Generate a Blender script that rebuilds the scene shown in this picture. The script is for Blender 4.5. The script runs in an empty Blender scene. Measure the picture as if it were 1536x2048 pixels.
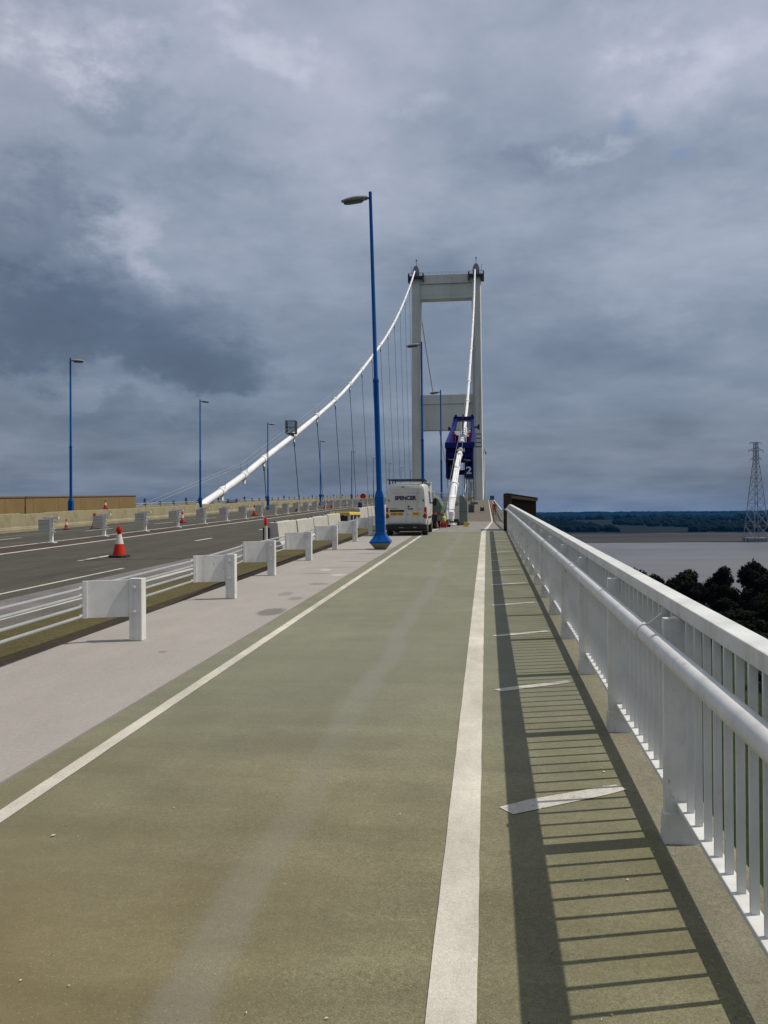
import bpy, bmesh, math, random
from math import radians as R, sin, cos, pi, hypot, atan2, sqrt
from mathutils import Vector as V, Matrix as M, noise
random.seed(7)
S = bpy.context.scene
COL = S.collection
FOCAL, CAMH, GRADE = 1700.0, 1.65, 0.027

# ------------------------------------------------------------------ levels
def zroad(y):                      # carriageway: constant gradient, then a slow crest
    if y <= 318: return GRADE*y - 0.15
    z0 = GRADE*318 - 0.15; t = (y-318)/988.0
    return z0 + 9.6*t*(1-t) if t < 1 else z0 - (y-1306)*0.02
def zpath(y):                      # cycle path: ramp, flat anchorage top, then gradient again
    if y < 34.7: return GRADE*y
    if y < 89: return GRADE*34.7
    if y <= 318: return GRADE*34.7 + GRADE*(y-89)
    z0 = GRADE*34.7 + GRADE*(318-89); t = (y-318)/988.0
    return z0 + 9.6*t*(1-t) if t < 1 else z0 - (y-1306)*0.02
def drift(y): return -0.021*(min(max(y, 25), 85)-25)
def xcabL(y): return -27+.7*(min(max(y, 80), 318)-80)/238
def xcabR(y): return -4.1+.25*(min(max(y, 95), 318)-95)/223

# ------------------------------------------------------------------ object helpers
def link(o, parent=None):
    COL.objects.link(o)
    if parent: o.parent = parent
    return o
def tag(o, label=None, cat=None, group=None, kind=None):
    if label: o['label'] = label
    if cat: o['category'] = cat
    if group: o['group'] = group
    if kind: o['kind'] = kind
    return o
def empty(name, loc=(0, 0, 0), rot=(0, 0, 0), label=None, cat=None, group=None):
    o = bpy.data.objects.new(name, None); o.empty_display_size = .2
    o.location = loc; o.rotation_euler = rot
    return tag(link(o), label, cat, group)
def dup(o, loc=None, rot=None, label=None, group=None, parent=None):
    c = o.copy(); link(c)
    if parent: c.parent = parent
    for ch in list(o.children): dup(ch, parent=c)
    if loc is not None: c.location = loc
    if rot is not None: c.rotation_euler = rot
    return tag(c, label, None, group)
ORD = ['nearest', 'second', 'third', 'fourth', 'fifth', 'sixth', 'seventh', 'eighth', 'ninth', 'tenth', 'eleventh', 'twelfth',
       'thirteenth', 'fourteenth', 'fifteenth', 'sixteenth', 'seventeenth', 'eighteenth', 'nineteenth', 'twentieth',
       'twenty first', 'twenty second', 'twenty third', 'twenty fourth', 'twenty fifth', 'twenty sixth', 'twenty seventh',
       'twenty eighth', 'twenty ninth', 'thirtieth', 'thirty first', 'thirty second', 'thirty third', 'thirty fourth',
       'thirty fifth', 'thirty sixth', 'thirty seventh', 'thirty eighth', 'thirty ninth', 'fortieth']

class MB:
    """collects shapes and builds ONE mesh object"""
    def __init__(s): s.v = []; s.f = []; s.mi = []; s.cur = 0
    def raw(s, vs, fs, T=None):
        b = len(s.v)
        s.v += [tuple(T @ V(p)) if T else tuple(p) for p in vs]
        s.f += [[b+i for i in f] for f in fs]; s.mi += [s.cur]*len(fs); return s
    def box(s, x0, x1, y0, y1, z0, z1, T=None):
        vs = [(x, y, z) for z in (z0, z1) for y in (y0, y1) for x in (x0, x1)]
        return s.raw(vs, [(0, 2, 3, 1), (4, 5, 7, 6), (0, 1, 5, 4), (2, 6, 7, 3), (0, 4, 6, 2), (1, 3, 7, 5)], T)
    def tube(s, pts, r, n=8, cap=True, T=None, phase=0.0):
        pts = [V(p) for p in pts]; rs = r if isinstance(r, (list, tuple)) else [r]*len(pts)
        vs = []; fs = []; ref = None
        for i, p in enumerate(pts):
            t = (pts[min(i+1, len(pts)-1)]-pts[max(i-1, 0)]).normalized()
            if ref is None:
                ref = V((0, 0, 1)) if abs(t.z) < .9 else V((0, 1, 0))
            a = t.cross(ref).normalized(); b = a.cross(t).normalized(); ref = b
            for k in range(n):
                th = 2*pi*k/n+phase
                vs.append(p+(a*cos(th)+b*sin(th))*rs[i])
        for i in range(len(pts)-1):
            for k in range(n):
                fs.append((i*n+k, i*n+(k+1) % n, (i+1)*n+(k+1) % n, (i+1)*n+k))
        if cap:
            fs.append(tuple(range(n-1, -1, -1))); fs.append(tuple((len(pts)-1)*n+k for k in range(n)))
        return s.raw(vs, fs, T)
    def bar(s, a, b, w, h=None):           # rectangular bar between two points
        a = V(a); b = V(b); h = h or w; t = (b-a).normalized()
        up = V((0, 0, 1)) if abs(t.z) < .95 else V((0, 1, 0))
        x = t.cross(up).normalized()*w/2; z = x.cross(t).normalized()*h/2
        vs = [p+q for p in (a, b) for q in (-x-z, x-z, x+z, -x+z)]
        return s.raw(vs, [(3, 2, 1, 0), (4, 5, 6, 7), (0, 1, 5, 4), (1, 2, 6, 5), (2, 3, 7, 6), (3, 0, 4, 7)])
    def prism(s, poly, y0, y1, T=None):    # polygon in xz swept along y
        n = len(poly)
        vs = [(p[0], y, p[1]) for y in (y0, y1) for p in poly]
        fs = [tuple(range(n)), tuple(range(2*n-1, n-1, -1))]+[(i, n+i, n+(i+1) % n, (i+1) % n) for i in range(n)]
        return s.raw(vs, fs, T)
    def loft(s, rings, cap=True, T=None):
        n = len(rings[0]); vs = [p for r in rings for p in r]; fs = []
        for i in range(len(rings)-1):
            for k in range(n):
                fs.append((i*n+k, i*n+(k+1) % n, (i+1)*n+(k+1) % n, (i+1)*n+k))
        if cap:
            fs.append(tuple(range(n-1, -1, -1))); fs.append(tuple((len(rings)-1)*n+k for k in range(n)))
        return s.raw(vs, fs, T)
    def lathe(s, prof, n=20, c=(0, 0, 0), T=None):
        return s.loft([[(c[0]+r*cos(2*pi*k/n), c[1]+r*sin(2*pi*k/n), c[2]+z) for k in range(n)] for r, z in prof], True, T)
    def build(s, name, mats, parent=None, smooth=None, bevel=0.0, fix=True, off=None):
        if off is not None: s.v = [(p[0]-off[0], p[1]-off[1], p[2]-off[2]) for p in s.v]
        me = bpy.data.meshes.new(name); me.from_pydata(s.v, [], s.f)
        for m in (mats if isinstance(mats, (list, tuple)) else [mats]): me.materials.append(m)
        me.polygons.foreach_set('material_index', s.mi)
        if fix:
            bm = bmesh.new(); bm.from_mesh(me); bmesh.ops.recalc_face_normals(bm, faces=bm.faces); bm.to_mesh(me); bm.free()
        if smooth:
            me.polygons.foreach_set('use_smooth', [True]*len(me.polygons)); me.set_sharp_from_angle(angle=R(smooth))
        me.update()
        o = bpy.data.objects.new(name, me); link(o, parent)
        if bevel:
            b = o.modifiers.new('bevel', 'BEVEL'); b.width = bevel; b.segments = 2; b.limit_method = 'ANGLE'; b.angle_limit = R(40)
        return o

# ------------------------------------------------------------------ materials
def nodes(name):
    m = bpy.data.materials.new(name); m.use_nodes = True; t = m.node_tree; t.nodes.clear()
    out = t.nodes.new('ShaderNodeOutputMaterial'); b = t.nodes.new('ShaderNodeBsdfPrincipled')
    t.links.new(b.outputs[0], out.inputs[0]); return m, t, b
def nd(t, typ, **kw):
    n = t.nodes.new(typ)
    for k, v in kw.items():
        if k in n.inputs.keys() if hasattr(n.inputs, 'keys') else False: n.inputs[k].default_value = v
        else: setattr(n, k, v)
    return n
def math_n(t, op, a, b=None, clamp=False):
    n = t.nodes.new('ShaderNodeMath'); n.operation = op; n.use_clamp = clamp
    for i, x in enumerate((a, b)):
        if x is None: continue
        if isinstance(x, (int, float)): n.inputs[i].default_value = x
        else: t.links.new(x, n.inputs[i])
    return n.outputs[0]
def noise_n(t, vec, scale, detail=4, rough=.55, stretch=None, off=(0, 0, 0)):
    mp = t.nodes.new('ShaderNodeMapping'); mp.inputs['Scale'].default_value = stretch or (1, 1, 1); mp.inputs['Location'].default_value = off
    t.links.new(vec, mp.inputs[0])
    n = t.nodes.new('ShaderNodeTexNoise'); n.inputs['Scale'].default_value = scale; n.inputs['Detail'].default_value = detail
    n.inputs['Roughness'].default_value = rough; t.links.new(mp.outputs[0], n.inputs['Vector']); return n.outputs[0]
def rng(t, x, a, b, c=0.0, d=1.0, smooth=True):
    n = t.nodes.new('ShaderNodeMapRange'); n.interpolation_type = 'SMOOTHSTEP' if smooth else 'LINEAR'
    for k, v in zip(('From Min', 'From Max', 'To Min', 'To Max'), (a, b, c, d)): n.inputs[k].default_value = v
    t.links.new(x, n.inputs['Value']); return n.outputs['Result']
def mixc(t, fac, a, b, mode='MIX'):
    n = t.nodes.new('ShaderNodeMix'); n.data_type = 'RGBA'; n.blend_type = mode
    for sock, x in ((n.inputs['Factor'], fac), (n.inputs['A'], a), (n.inputs['B'], b)):
        if isinstance(x, (int, float)): sock.default_value = x
        elif isinstance(x, tuple): sock.default_value = x if len(x) == 4 else x+(1,)
        else: t.links.new(x, sock)
    return n.outputs['Result']
def coords(t): return t.nodes.new('ShaderNodeTexCoord').outputs['Object']
def bump(t, b, h, strength=.3, dist=.01):
    n = t.nodes.new('ShaderNodeBump'); n.inputs['Strength'].default_value = strength; n.inputs['Distance'].default_value = dist
    t.links.new(h, n.inputs['Height']); t.links.new(n.outputs[0], b.inputs['Normal'])

def paint(name, col, rough=.5, dirt=.25, dcol=(.16, .14, .10), scale=3.0, metal=0.0, spec=.4, rust=0.0, streak=0.0):
    m, t, b = nodes(name); c = coords(t)
    n1 = noise_n(t, c, scale, 6, .65); n2 = noise_n(t, c, scale*9, 4, .6)
    f = math_n(t, 'MULTIPLY', rng(t, n1, .5, .78), rng(t, n2, .35, .7, .35, 1))
    col2 = mixc(t, math_n(t, 'MULTIPLY', f, dirt), col, dcol)
    if streak:      # rain streaks running down vertical faces
        sn = noise_n(t, c, 1.0, 5, .65, (scale*2.2, scale*2.2, scale*.12)); col2 = mixc(t, math_n(t, 'MULTIPLY', rng(t, sn, .5, .75), streak), col2, dcol)
    if rust:        # small rust spots and chipped edges
        rn = noise_n(t, c, scale*5, 5, .7, (1, 1, .6), (3, 8, 1)); rz = noise_n(t, c, scale*.9, 3, .6, (1, 1, .5), (9, 1, 4))
        col2 = mixc(t, math_n(t, 'MULTIPLY', math_n(t, 'MULTIPLY', rng(t, rn, .60, .70), rng(t, rz, .42, .62)), rust), col2, (.20, .085, .03))
    v = rng(t, noise_n(t, c, scale*.7, 3), .3, .7, .90, 1.06)
    t.links.new(mixc(t, 1.0, col2, v, 'MULTIPLY'), b.inputs['Base Color'])
    t.links.new(rng(t, n1, .3, .7, rough-.08, rough+.12), b.inputs['Roughness'])
    b.inputs['Metallic'].default_value = metal; b.inputs['Specular IOR Level'].default_value = spec
    bump(t, b, n2, .12, .004)
    return m
def flat(name, col, rough=.6, metal=0.0):
    return paint(name, col, rough, .18, tuple(x*.5 for x in col), 4.0, metal)

def ground_mat(name, base, alt, speck=.25, fine=160, stains=(), extra=None, rough=.9, streak=None, mott=.14):
    m, t, b = nodes(name); c = coords(t)
    big = noise_n(t, c, .45, 5, .6); mid = noise_n(t, c, 2.3, 5, .65, (1.3, .45, 1)); fin = noise_n(t, c, fine, 2, .6); fi2 = noise_n(t, c, fine*.28, 3, .7)
    col = mixc(t, rng(t, big, .35, .68), base, alt)
    col = mixc(t, 1.0, col, rng(t, mid, .25, .75, 1-mott, 1+mott), 'MULTIPLY')
    col = mixc(t, 1.0, col, rng(t, fin, .3, .7, 1-speck, 1+speck), 'MULTIPLY')
    col = mixc(t, 1.0, col, rng(t, fi2, .3, .72, 1-speck*.6, 1+speck*.6), 'MULTIPLY')
    if streak:
        st = noise_n(t, c, 1.0, 4, .6, streak)
        col = mixc(t, 1.0, col, rng(t, st, .3, .7, .88, 1.12), 'MULTIPLY')
    sep = t.nodes.new('ShaderNodeSeparateXYZ'); t.links.new(c, sep.inputs[0])
    if extra: col = extra(t, c, sep, col)
    for (x, y, rx, ry, k) in stains:
        dx = math_n(t, 'DIVIDE', math_n(t, 'SUBTRACT', sep.outputs[0], x), rx)
        dy = math_n(t, 'DIVIDE', math_n(t, 'SUBTRACT', sep.outputs[1], y), ry)
        d = math_n(t, 'ADD', math_n(t, 'MULTIPLY', dx, dx), math_n(t, 'MULTIPLY', dy, dy))
        d = math_n(t, 'ADD', d, rng(t, fi2, .2, .8, -.5, .5, False))
        col = mixc(t, rng(t, d, .5, 1.1, abs(k), 0), col, (.05, .05, .05) if k > 0 else (.55, .53, .5))
    t.links.new(col, b.inputs['Base Color']); b.inputs['Roughness'].default_value = rough
    b.inputs['Specular IOR Level'].default_value = .25
    bump(t, b, math_n(t, 'ADD', fin, fi2), .35, .004)
    return m

def path_extra(t, c, sep, col):
    # pale worn wheel track along the path, and a browner patch near the camera end
    x, y = sep.outputs[0], sep.outputs[1]
    w = noise_n(t, c, .5, 3, .6, (.2, .5, 1)); fade = noise_n(t, c, .6, 4, .6, (1, .6, 1), (5, 3, 0))
    xc = math_n(t, 'ADD', x, rng(t, w, .3, .7, -.11, .11, False))
    d = math_n(t, 'ABSOLUTE', math_n(t, 'ADD', xc, 1.01))
    tr = math_n(t, 'MULTIPLY', rng(t, d, .05, .15, 1, 0), rng(t, fade, .3, .6, .35, 1))
    col0 = col; trm = math_n(t, 'MULTIPLY', tr, .45)
    gr = noise_n(t, c, .35, 4, .6, (1, .5, 1), (9, 2, 0))
    col = mixc(t, math_n(t, 'MULTIPLY', rng(t, gr, .45, .7), .45), col, (.13, .142, .082))
    near = math_n(t, 'MULTIPLY', math_n(t, 'MULTIPLY', rng(t, y, 7.5, 2.8), rng(t, x, .3, -1.6, .35, 1)), rng(t, noise_n(t, c, .55, 5, .65, (1, .7, 1), (2, 7, 0)), .3, .6, .45, 1))
    col = mixc(t, math_n(t, 'MULTIPLY', near, .9), col, (.165, .132, .064))
    pt = noise_n(t, c, .9, 5, .7, (.8, 1.6, 1), (11, 5, 0)); col = mixc(t, 1.0, col, rng(t, pt, .3, .7, .84, 1.15), 'MULTIPLY')
    dk = noise_n(t, c, .3, 3, .5, (1.2, .5, 1), (21, 4, 0)); col = mixc(t, math_n(t, 'MULTIPLY', rng(t, dk, .5, .68), .4), col, (.10, .098, .068))
    far = rng(t, y, 2.0, 9.0)
    col = mixc(t, math_n(t, 'MULTIPLY', far, .6), col, (.184, .188, .138))
    col = mixc(t, trm, col, (.215, .208, .178))
    vo = t.nodes.new('ShaderNodeTexVoronoi'); vo.inputs['Scale'].default_value = 95; t.links.new(c, vo.inputs['Vector'])
    gt = rng(t, vo.outputs['Distance'], .12, .34, 1, 0); sel = t.nodes.new('ShaderNodeSeparateColor'); t.links.new(vo.outputs['Color'], sel.inputs[0])
    col = mixc(t, math_n(t, 'MULTIPLY', math_n(t, 'MULTIPLY', gt, rng(t, sel.outputs[0], .80, .86)), .55), col, (.34, .31, .24))
    col = mixc(t, math_n(t, 'MULTIPLY', math_n(t, 'MULTIPLY', gt, rng(t, sel.outputs[1], .80, .86)), .6), col, (.06, .055, .04))
    # moss towards the railing
    ms = math_n(t, 'MULTIPLY', rng(t, x, -.1, .8), rng(t, noise_n(t, c, 1.4, 5, .65), .38, .68))
    return mixc(t, math_n(t, 'MULTIPLY', ms, .5), col, (.12, .115, .05))
def road_extra(t, c, sep, col):
    s1 = noise_n(t, c, 1.0, 5, .7, (2.2, .07, 1), (3, 1, 0)); s2 = noise_n(t, c, 1.0, 4, .7, (.25, .5, 1), (1, 8, 0))
    f = math_n(t, 'MULTIPLY', rng(t, s1, .58, .72), rng(t, s2, .4, .6))
    return mixc(t, math_n(t, 'MULTIPLY', f, .45), col, (.16, .155, .14))

MAT = {}
MAT['path'] = ground_mat('path_surface', (.192, .182, .112), (.158, .15, .086), .32, 150, extra=path_extra, streak=(.5, 3.2, 1))
MAT['verge'] = ground_mat('verge_surface', (.325, .298, .262), (.305, .28, .25), .10, 130, mott=.05,
    stains=[(-3.0, 11.6, .20, .42, .55), (-3.3, 13.7, .12, .3, .3), (-3.05, 15.2, .2, .18, .38), (-3.5, 17.2, .35, .14, .3),
            (-3.3, 18.6, .5, .10, .28), (-3.1, 20.2, .6, .12, .32), (-3.2, 22.8, .4, .15, .4), (-2.98, 16.9, .16, .2, -.5), (-3.45, 18.0, .14, .2, -.5),
            (-3.4, 8.6, .05, .06, .4), (-3.0, 13.1, .12, .25, .3)])
MAT['road'] = ground_mat('asphalt', (.068, .063, .046), (.056, .054, .04), .22, 60, extra=road_extra, streak=(1.2, .05, 1))
MAT['hard_strip'] = ground_mat('hard_strip', (.175, .158, .15), (.12, .11, .10), .15, 70)
MAT['edge_asphalt'] = ground_mat('edge_asphalt', (.10, .088, .072), (.13, .12, .105), .18, 70)
MAT['moss'] = ground_mat('moss_strip', (.072, .062, .022), (.09, .072, .02), .35, 50)
MAT['gutter'] = ground_mat('gutter_dirt', (.028, .02, .012), (.045, .033, .016), .4, 60)
MAT['reserve'] = ground_mat('reserve_surface', (.05, .035, .028), (.065, .048, .036), .25, 60)
MAT['slab'] = ground_mat('anchorage_concrete', (.225, .215, .19), (.19, .182, .155), .12, 90)
MAT['bridge_path'] = ground_mat('bridge_path_surface', (.135, .118, .09), (.115, .10, .078), .15, 60)
MAT['conc_edge'] = ground_mat('edge_concrete', (.2, .185, .13), (.15, .14, .085), .2, 120)
def worn(t, c, sep, col):
    f = noise_n(t, c, 14, 5, .7); return mixc(t, rng(t, f, .56, .72, 0, .7), col, (.15, .14, .11))
def chipped(t, c, sep, col):
    f = noise_n(t, c, 38, 5, .72); g = noise_n(t, c, 2.2, 4, .6)
    col = mixc(t, 1.0, col, rng(t, g, .3, .7, .86, 1.05), 'MULTIPLY')
    return mixc(t, math_n(t, 'MULTIPLY', rng(t, f, .63, .70), .75), col, (.2, .185, .13))
MAT['line'] = ground_mat('line_paint', (.55, .52, .435), (.5, .465, .385), .12, 180, extra=chipped)
MAT['line_worn'] = ground_mat('worn_line_paint', (.5, .475, .41), (.44, .42, .36), .12, 120, extra=worn)
MAT['deck'] = ground_mat('deck_steel', (.3, .3, .29), (.25, .25, .24), .1, 30)
MAT['white'] = paint('white_paint', (.68, .675, .635), .42, .45, (.32, .28, .19), 3.5, 0, .4, .8, .35)
MAT['white_rail'] = paint('white_railing_paint', (.67, .67, .63), .45, .5, (.30, .26, .18), 5.0, 0, .4, .75, .25)
MAT['white_cable'] = paint('white_cable_paint', (.78, .78, .76), .45, .2, (.4, .4, .36), .5)
MAT['tower'] = paint('tower_paint', (.62, .625, .565), .55, .4, (.36, .34, .26), .12, 0, .4, 0, .5)
MAT['blue'] = paint('blue_paint', (.001, .075, .29), .28, .3, (.002, .035, .14), 2.0, 0, .15)
MAT['navy'] = paint('gantry_navy', (.004, .006, .125), .5, .4, (.006, .006, .05), .8, 0, .2)
MAT['dark'] = flat('dark_metal', (.025, .027, .03), .5)
MAT['grey'] = flat('grey_metal', (.22, .23, .24), .45, .3)
MAT['galv'] = flat('galvanised_wire', (.42, .43, .42), .45, .4)
MAT['plate_dull'] = paint('dull_plate', (.42, .41, .34), .7, .5, (.2, .18, .12), 3)
MAT['rope'] = flat('steel_rope', (.09, .1, .11), .6)
MAT['concrete'] = paint('mossy_concrete', (.27, .235, .14), .9, 1.0, (.085, .075, .022), 1.1)
MAT['concrete_white'] = paint('whitewashed_concrete', (.47, .455, .40), .8, .85, (.16, .14, .085), 2.2)
MAT['plinth'] = paint('plinth_concrete', (.21, .2, .13), .9, .5, (.12, .12, .06), 3)
MAT['ochre'] = paint('ochre_boards', (.21, .14, .052), .8, .5, (.13, .09, .04), 1.2)
MAT['wood'] = paint('weathered_timber', (.035, .022, .014), .9, .5, (.02, .014, .01), 2.2)
MAT['wood_pale'] = paint('pale_timber', (.17, .12, .075), .9, .6, (.07, .05, .03), 2.2)
MAT['orange'] = paint('cone_orange', (.50, .024, .008), .6, .35, (.2, .03, .02), 7, 0, .2)
MAT['cone_white'] = paint('cone_sleeve', (.62, .58, .5), .5, .4, (.3, .27, .2), 8)
MAT['rubber'] = flat('black_rubber', (.018, .018, .018), .75)
MAT['van'] = paint('van_paint', (.55, .55, .50), .3, .5, (.33, .30, .22), 1.6, 0, .5, 0, .4)
MAT['black'] = flat('black_plastic', (.012, .012, .013), .55)
MAT['red_lens'] = flat('red_lens', (.28, .012, .012), .2)
MAT['plate_yellow'] = flat('plate_yellow', (.62, .42, .05), .4)
MAT['plate_amber'] = flat('plate_amber', (.62, .32, .04), .4)
MAT['navy_letter'] = flat('navy_lettering', (.012, .014, .075), .4)
MAT['red_cloth'] = paint('red_overall', (.36, .022, .015), .85, .3, (.15, .01, .01), 6)
MAT['skin'] = flat('skin', (.42, .23, .16), .6)
MAT['boot'] = flat('boot_leather', (.02, .017, .015), .7)
MAT['hat_yellow'] = flat('yellow_helmet', (.7, .55, .05), .4)
MAT['hair'] = flat('dark_hair', (.02, .015, .012), .8)
MAT['green_m'] = paint('green_grey_cover', (.10, .135, .11), .8, .5, (.05, .06, .05), 2)
MAT['sheet'] = paint('grey_sheeting', (.15, .175, .155), .85, .5, (.08, .095, .085), 1.6)
MAT['yellow'] = paint('machine_yellow', (.6, .45, .08), .5, .3, (.25, .18, .06), 3)
MAT['lime'] = paint('lime_plastic', (.42, .45, .08), .6, .3, (.2, .2, .06), 3)
MAT['red'] = paint('red_plastic', (.42, .02, .02), .5, .3, (.15, .02, .02), 4)
MAT['glass'] = flat('dark_glass', (.015, .02, .03), .08)
MAT['lamp_grey'] = flat('lamp_housing', (.24, .25, .26), .5)
MAT['lens'] = flat('lamp_lens', (.10, .10, .11), .25)
MAT['pylon'] = flat('pylon_steel', (.20, .22, .24), .6)
MAT['bark'] = paint('bark', (.05, .04, .03), .9, .5, (.02, .018, .015), 2)
def leaf_mat(name, a, b_):
    m, t, b = nodes(name); c = coords(t)
    n = noise_n(t, c, .35, 3, .6); n2 = noise_n(t, c, 2.5, 2, .5)
    col = mixc(t, rng(t, n, .35, .65), a, b_); col = mixc(t, 1.0, col, rng(t, n2, .3, .7, .7, 1.3), 'MULTIPLY')
    t.links.new(col, b.inputs['Base Color']); b.inputs['Roughness'].default_value = .9; b.inputs['Specular IOR Level'].default_value = .04
    return m
MAT['leaf'] = leaf_mat('leaf_dark', (.005, .008, .004), (.011, .015, .007))
MAT['wood_far'] = leaf_mat('far_wood_leaf', (.002, .005, .003), (.005, .009, .005))

# ------------------------------------------------------------------ setting: deck surfaces
YS = [-6+.75*i for i in range(55)]+[34.7]+[36+3*i for i in range(18)]+[89.0]+[92+6*i for i in range(38)]+[330+40*i for i in range(25)]+[1306, 1500]
YS = sorted(set(YS))
def strip(name, x0, x1, zf, mat, y0=-6, y1=1500, dz=0.0, step=None):
    fx0 = x0 if callable(x0) else (lambda y: x0); fx1 = x1 if callable(x1) else (lambda y: x1)
    ys = [y0]+[y for y in YS if y0 < y < y1]+[y1]
    mb = MB(); vs = []
    for y in ys:
        a, b = fx0(y), fx1(y)
        vs += [(a, y, zf(y)+dz), (b, y, zf(y)+dz)]
    mb.raw(vs, [(2*i, 2*i+1, 2*i+3, 2*i+2) for i in range(len(ys)-1)])
    return tag(mb.build(name, mat), kind='structure')
def painted(name, x0, x1, zf, mat, y0, y1, dz, amp=.0035):
    ys = []; y = y0
    while y < y1: ys.append(y); y += .12 if y < 10 else (.4 if y < 30 else 2.5)
    ys.append(y1); vs = []
    ys = sorted(set(ys+[q for q in (34.7, 89.0) if y0 < q < y1]))
    for i, y in enumerate(ys):
        a, b = x0(y)+amp*(noise.noise((y*3.1, 0, x0(y)*9))+.6*noise.noise((y*11, 4, 0))), x1(y)+amp*(noise.noise((y*2.7, 7, 1))+.6*noise.noise((y*12, 9, 0)))
        vs += [(a, y, zf(y)+dz), (b, y, zf(y)+dz)]
    mb = MB(); mb.raw(vs, [(2*i, 2*i+1, 2*i+3, 2*i+2) for i in range(len(ys)-1)])
    return tag(mb.build(name, mat), kind='structure')
def slab(name, x0, x1, zf, mat, th, y0=-6, y1=1500):
    ys = [y0]+[y for y in YS if y0 < y < y1]+[y1]; mb = MB()
    mb.loft([[(x0, y, zf(y)-th), (x1, y, zf(y)-th), (x1, y, zf(y)), (x0, y, zf(y))] for y in ys])
    return tag(mb.build(name, mat), kind='structure')

slab('cycle_path', -2.77, .80, zpath, MAT['path'], .25, y1=34.62)
slab('path_edge_slab', .80, 1.12, zpath, MAT['conc_edge'], .30, y1=37.0)
slab('verge', -4.70, -2.80, zpath, MAT['verge'], .22, y1=34.62)
slab('anchorage_slab', -4.82, 1.7, zpath, MAT['slab'], .25, y0=34.72, y1=88.9)
slab('bridge_path', -4.82, 1.9, zpath, MAT['bridge_path'], .25, y0=89.0)
strip('path_joint', -2.81, -2.76, zpath, MAT['gutter'], y1=34.6, dz=-.035)
slab('carriageway', -30.5, -6.5, zroad, MAT['road'], .3)
strip('road_edge', -7.0, -6.5, zroad, MAT['edge_asphalt'], dz=.004)
strip('hard_strip', -8.35, -7.22, zroad, MAT['hard_strip'], dz=.004, y1=120)
slab('moss_strip', -6.5, -5.42, zroad, MAT['moss'], .3)
slab('gutter', -5.42, -4.715, lambda y: zroad(y)-.012, MAT['gutter'], .3)
slab('bridge_deck', -31, -4.84, lambda y: zroad(y)-.33, MAT['deck'], 2.6)
slab('footway_deck', -4.83, 1.05, lambda y: zpath(y)-.31, MAT['deck'], 1.0)
# retaining face where the flat anchorage top lies below the carriageway
slab('kerb_wall', -4.98, -4.83, lambda y: max(zroad(y)+.12, zpath(y)+.02), MAT['slab'], 1.9, y0=38)
# small debris lines left in the gutter
for k in range(3):
    x = -4.80-.12*k
    strip('gutter_ridge', x-.03, x, zroad, MAT['moss'], dz=.004, y1=60)
# painted lines
painted('path_line', lambda y: -.200-.0012*y, lambda y: -.043-.0006*y, zpath, MAT['line'], -5, 34.6, .004)
painted('path_line', lambda y: -2.55, lambda y: -2.45, zpath, MAT['line'], -5, 34.6, .004)
strip('path_line', lambda y: -.242+.68*min(max((y-34.8)/54, 0), 1), lambda y: -.064+.66*min(max((y-34.8)/54, 0), 1), zpath, MAT['line'], y0=34.8, dz=.004)
strip('path_line', -2.55, -2.45, zpath, MAT['line'], y0=34.8, y1=44, dz=.004)
strip('road_line', -7.18, -7.01, zroad, MAT['line_worn'], dz=.005)
strip('road_line', lambda y: -15.13+drift(y), lambda y: -14.93+drift(y), zroad, MAT['line'], dz=.005)
strip('central_reserve', lambda y: -16.75+drift(y), lambda y: -15.13+drift(y), zroad, MAT['reserve'], dz=.004)
strip('road_line', lambda y: -16.93+drift(y), lambda y: -16.75+drift(y), zroad, MAT['line'], dz=.005)
for i in range(12):
    y0 = 3.2+9.55*i
    strip('road_line', -11.28+.3*drift(y0), -11.12+.3*drift(y0), zroad, MAT['line'], y0=y0, y1=y0+2.0, dz=.005)
for i in range(5):
    y0 = 22+9.5*i
    strip('road_line', -20.0+drift(y0), -19.85+drift(y0), zroad, MAT['line_worn'], y0=y0, y1=y0+3.2, dz=.005)
strip('road_line', -8.95, -8.85, zroad, MAT['line_worn'], y0=12, y1=20, dz=.006)
# elongated marks between path line and railing
for i in range(13):
    yc = 4.63+2.67*i+random.uniform(-.05, .05)*(i > 2)
    if yc > 34: break
    sk = .34 if i == 0 else .33
    pts = [(.05, -.152), (.119, -.246), (.628, .08), (.756, .182), (.70, .25), (.205, -.03)]
    if i: pts = [(.04, -.17), (.11, -.235), (.63, .10), (.735, .17), (.67, .215), (.16, -.08)]
    mb = MB(); vs = [(x, yc+dy, zpath(yc+dy)+.004) for x, dy in pts]
    mb.raw(vs, [tuple(range(6))]); tag(mb.build('path_marking', MAT['line_worn']), kind='structure')
# expansion joint
mb = MB(); mb.box(-2.83, 1.1, 34.62, 34.72, zpath(34.7)-.2, zpath(34.7)-.03); tag(mb.build('expansion_joint', MAT['rubber']), kind='structure')
# leaves and litter specks lying on the path and verge (uncountable)
mb = MB()
for k in range(260):
    y = 2.6+random.random()**1.6*24; x = random.choice([random.uniform(-2.7, .8), random.uniform(.2, .85), random.uniform(.74, .86)])
    a = random.uniform(0, pi); l = random.uniform(.003, .009)*(1+(random.random() < .06)*.8); w = l*random.uniform(.2, .6); z = zpath(y)+.006
    mb.cur = 0 if random.random() < .55 else 1
    mb.raw([(x+l*cos(a), y+l*sin(a), z), (x-w*sin(a), y+w*cos(a), z+.002), (x-l*cos(a), y-l*sin(a), z), (x+w*sin(a), y-w*cos(a), z+.001)], [(0, 1, 2, 3)])
tag(mb.build('litter', [MAT['line'], MAT['boot']]), 'tiny pale flecks and dead leaf bits scattered over the cycle path', 'litter', kind='stuff')

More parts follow.
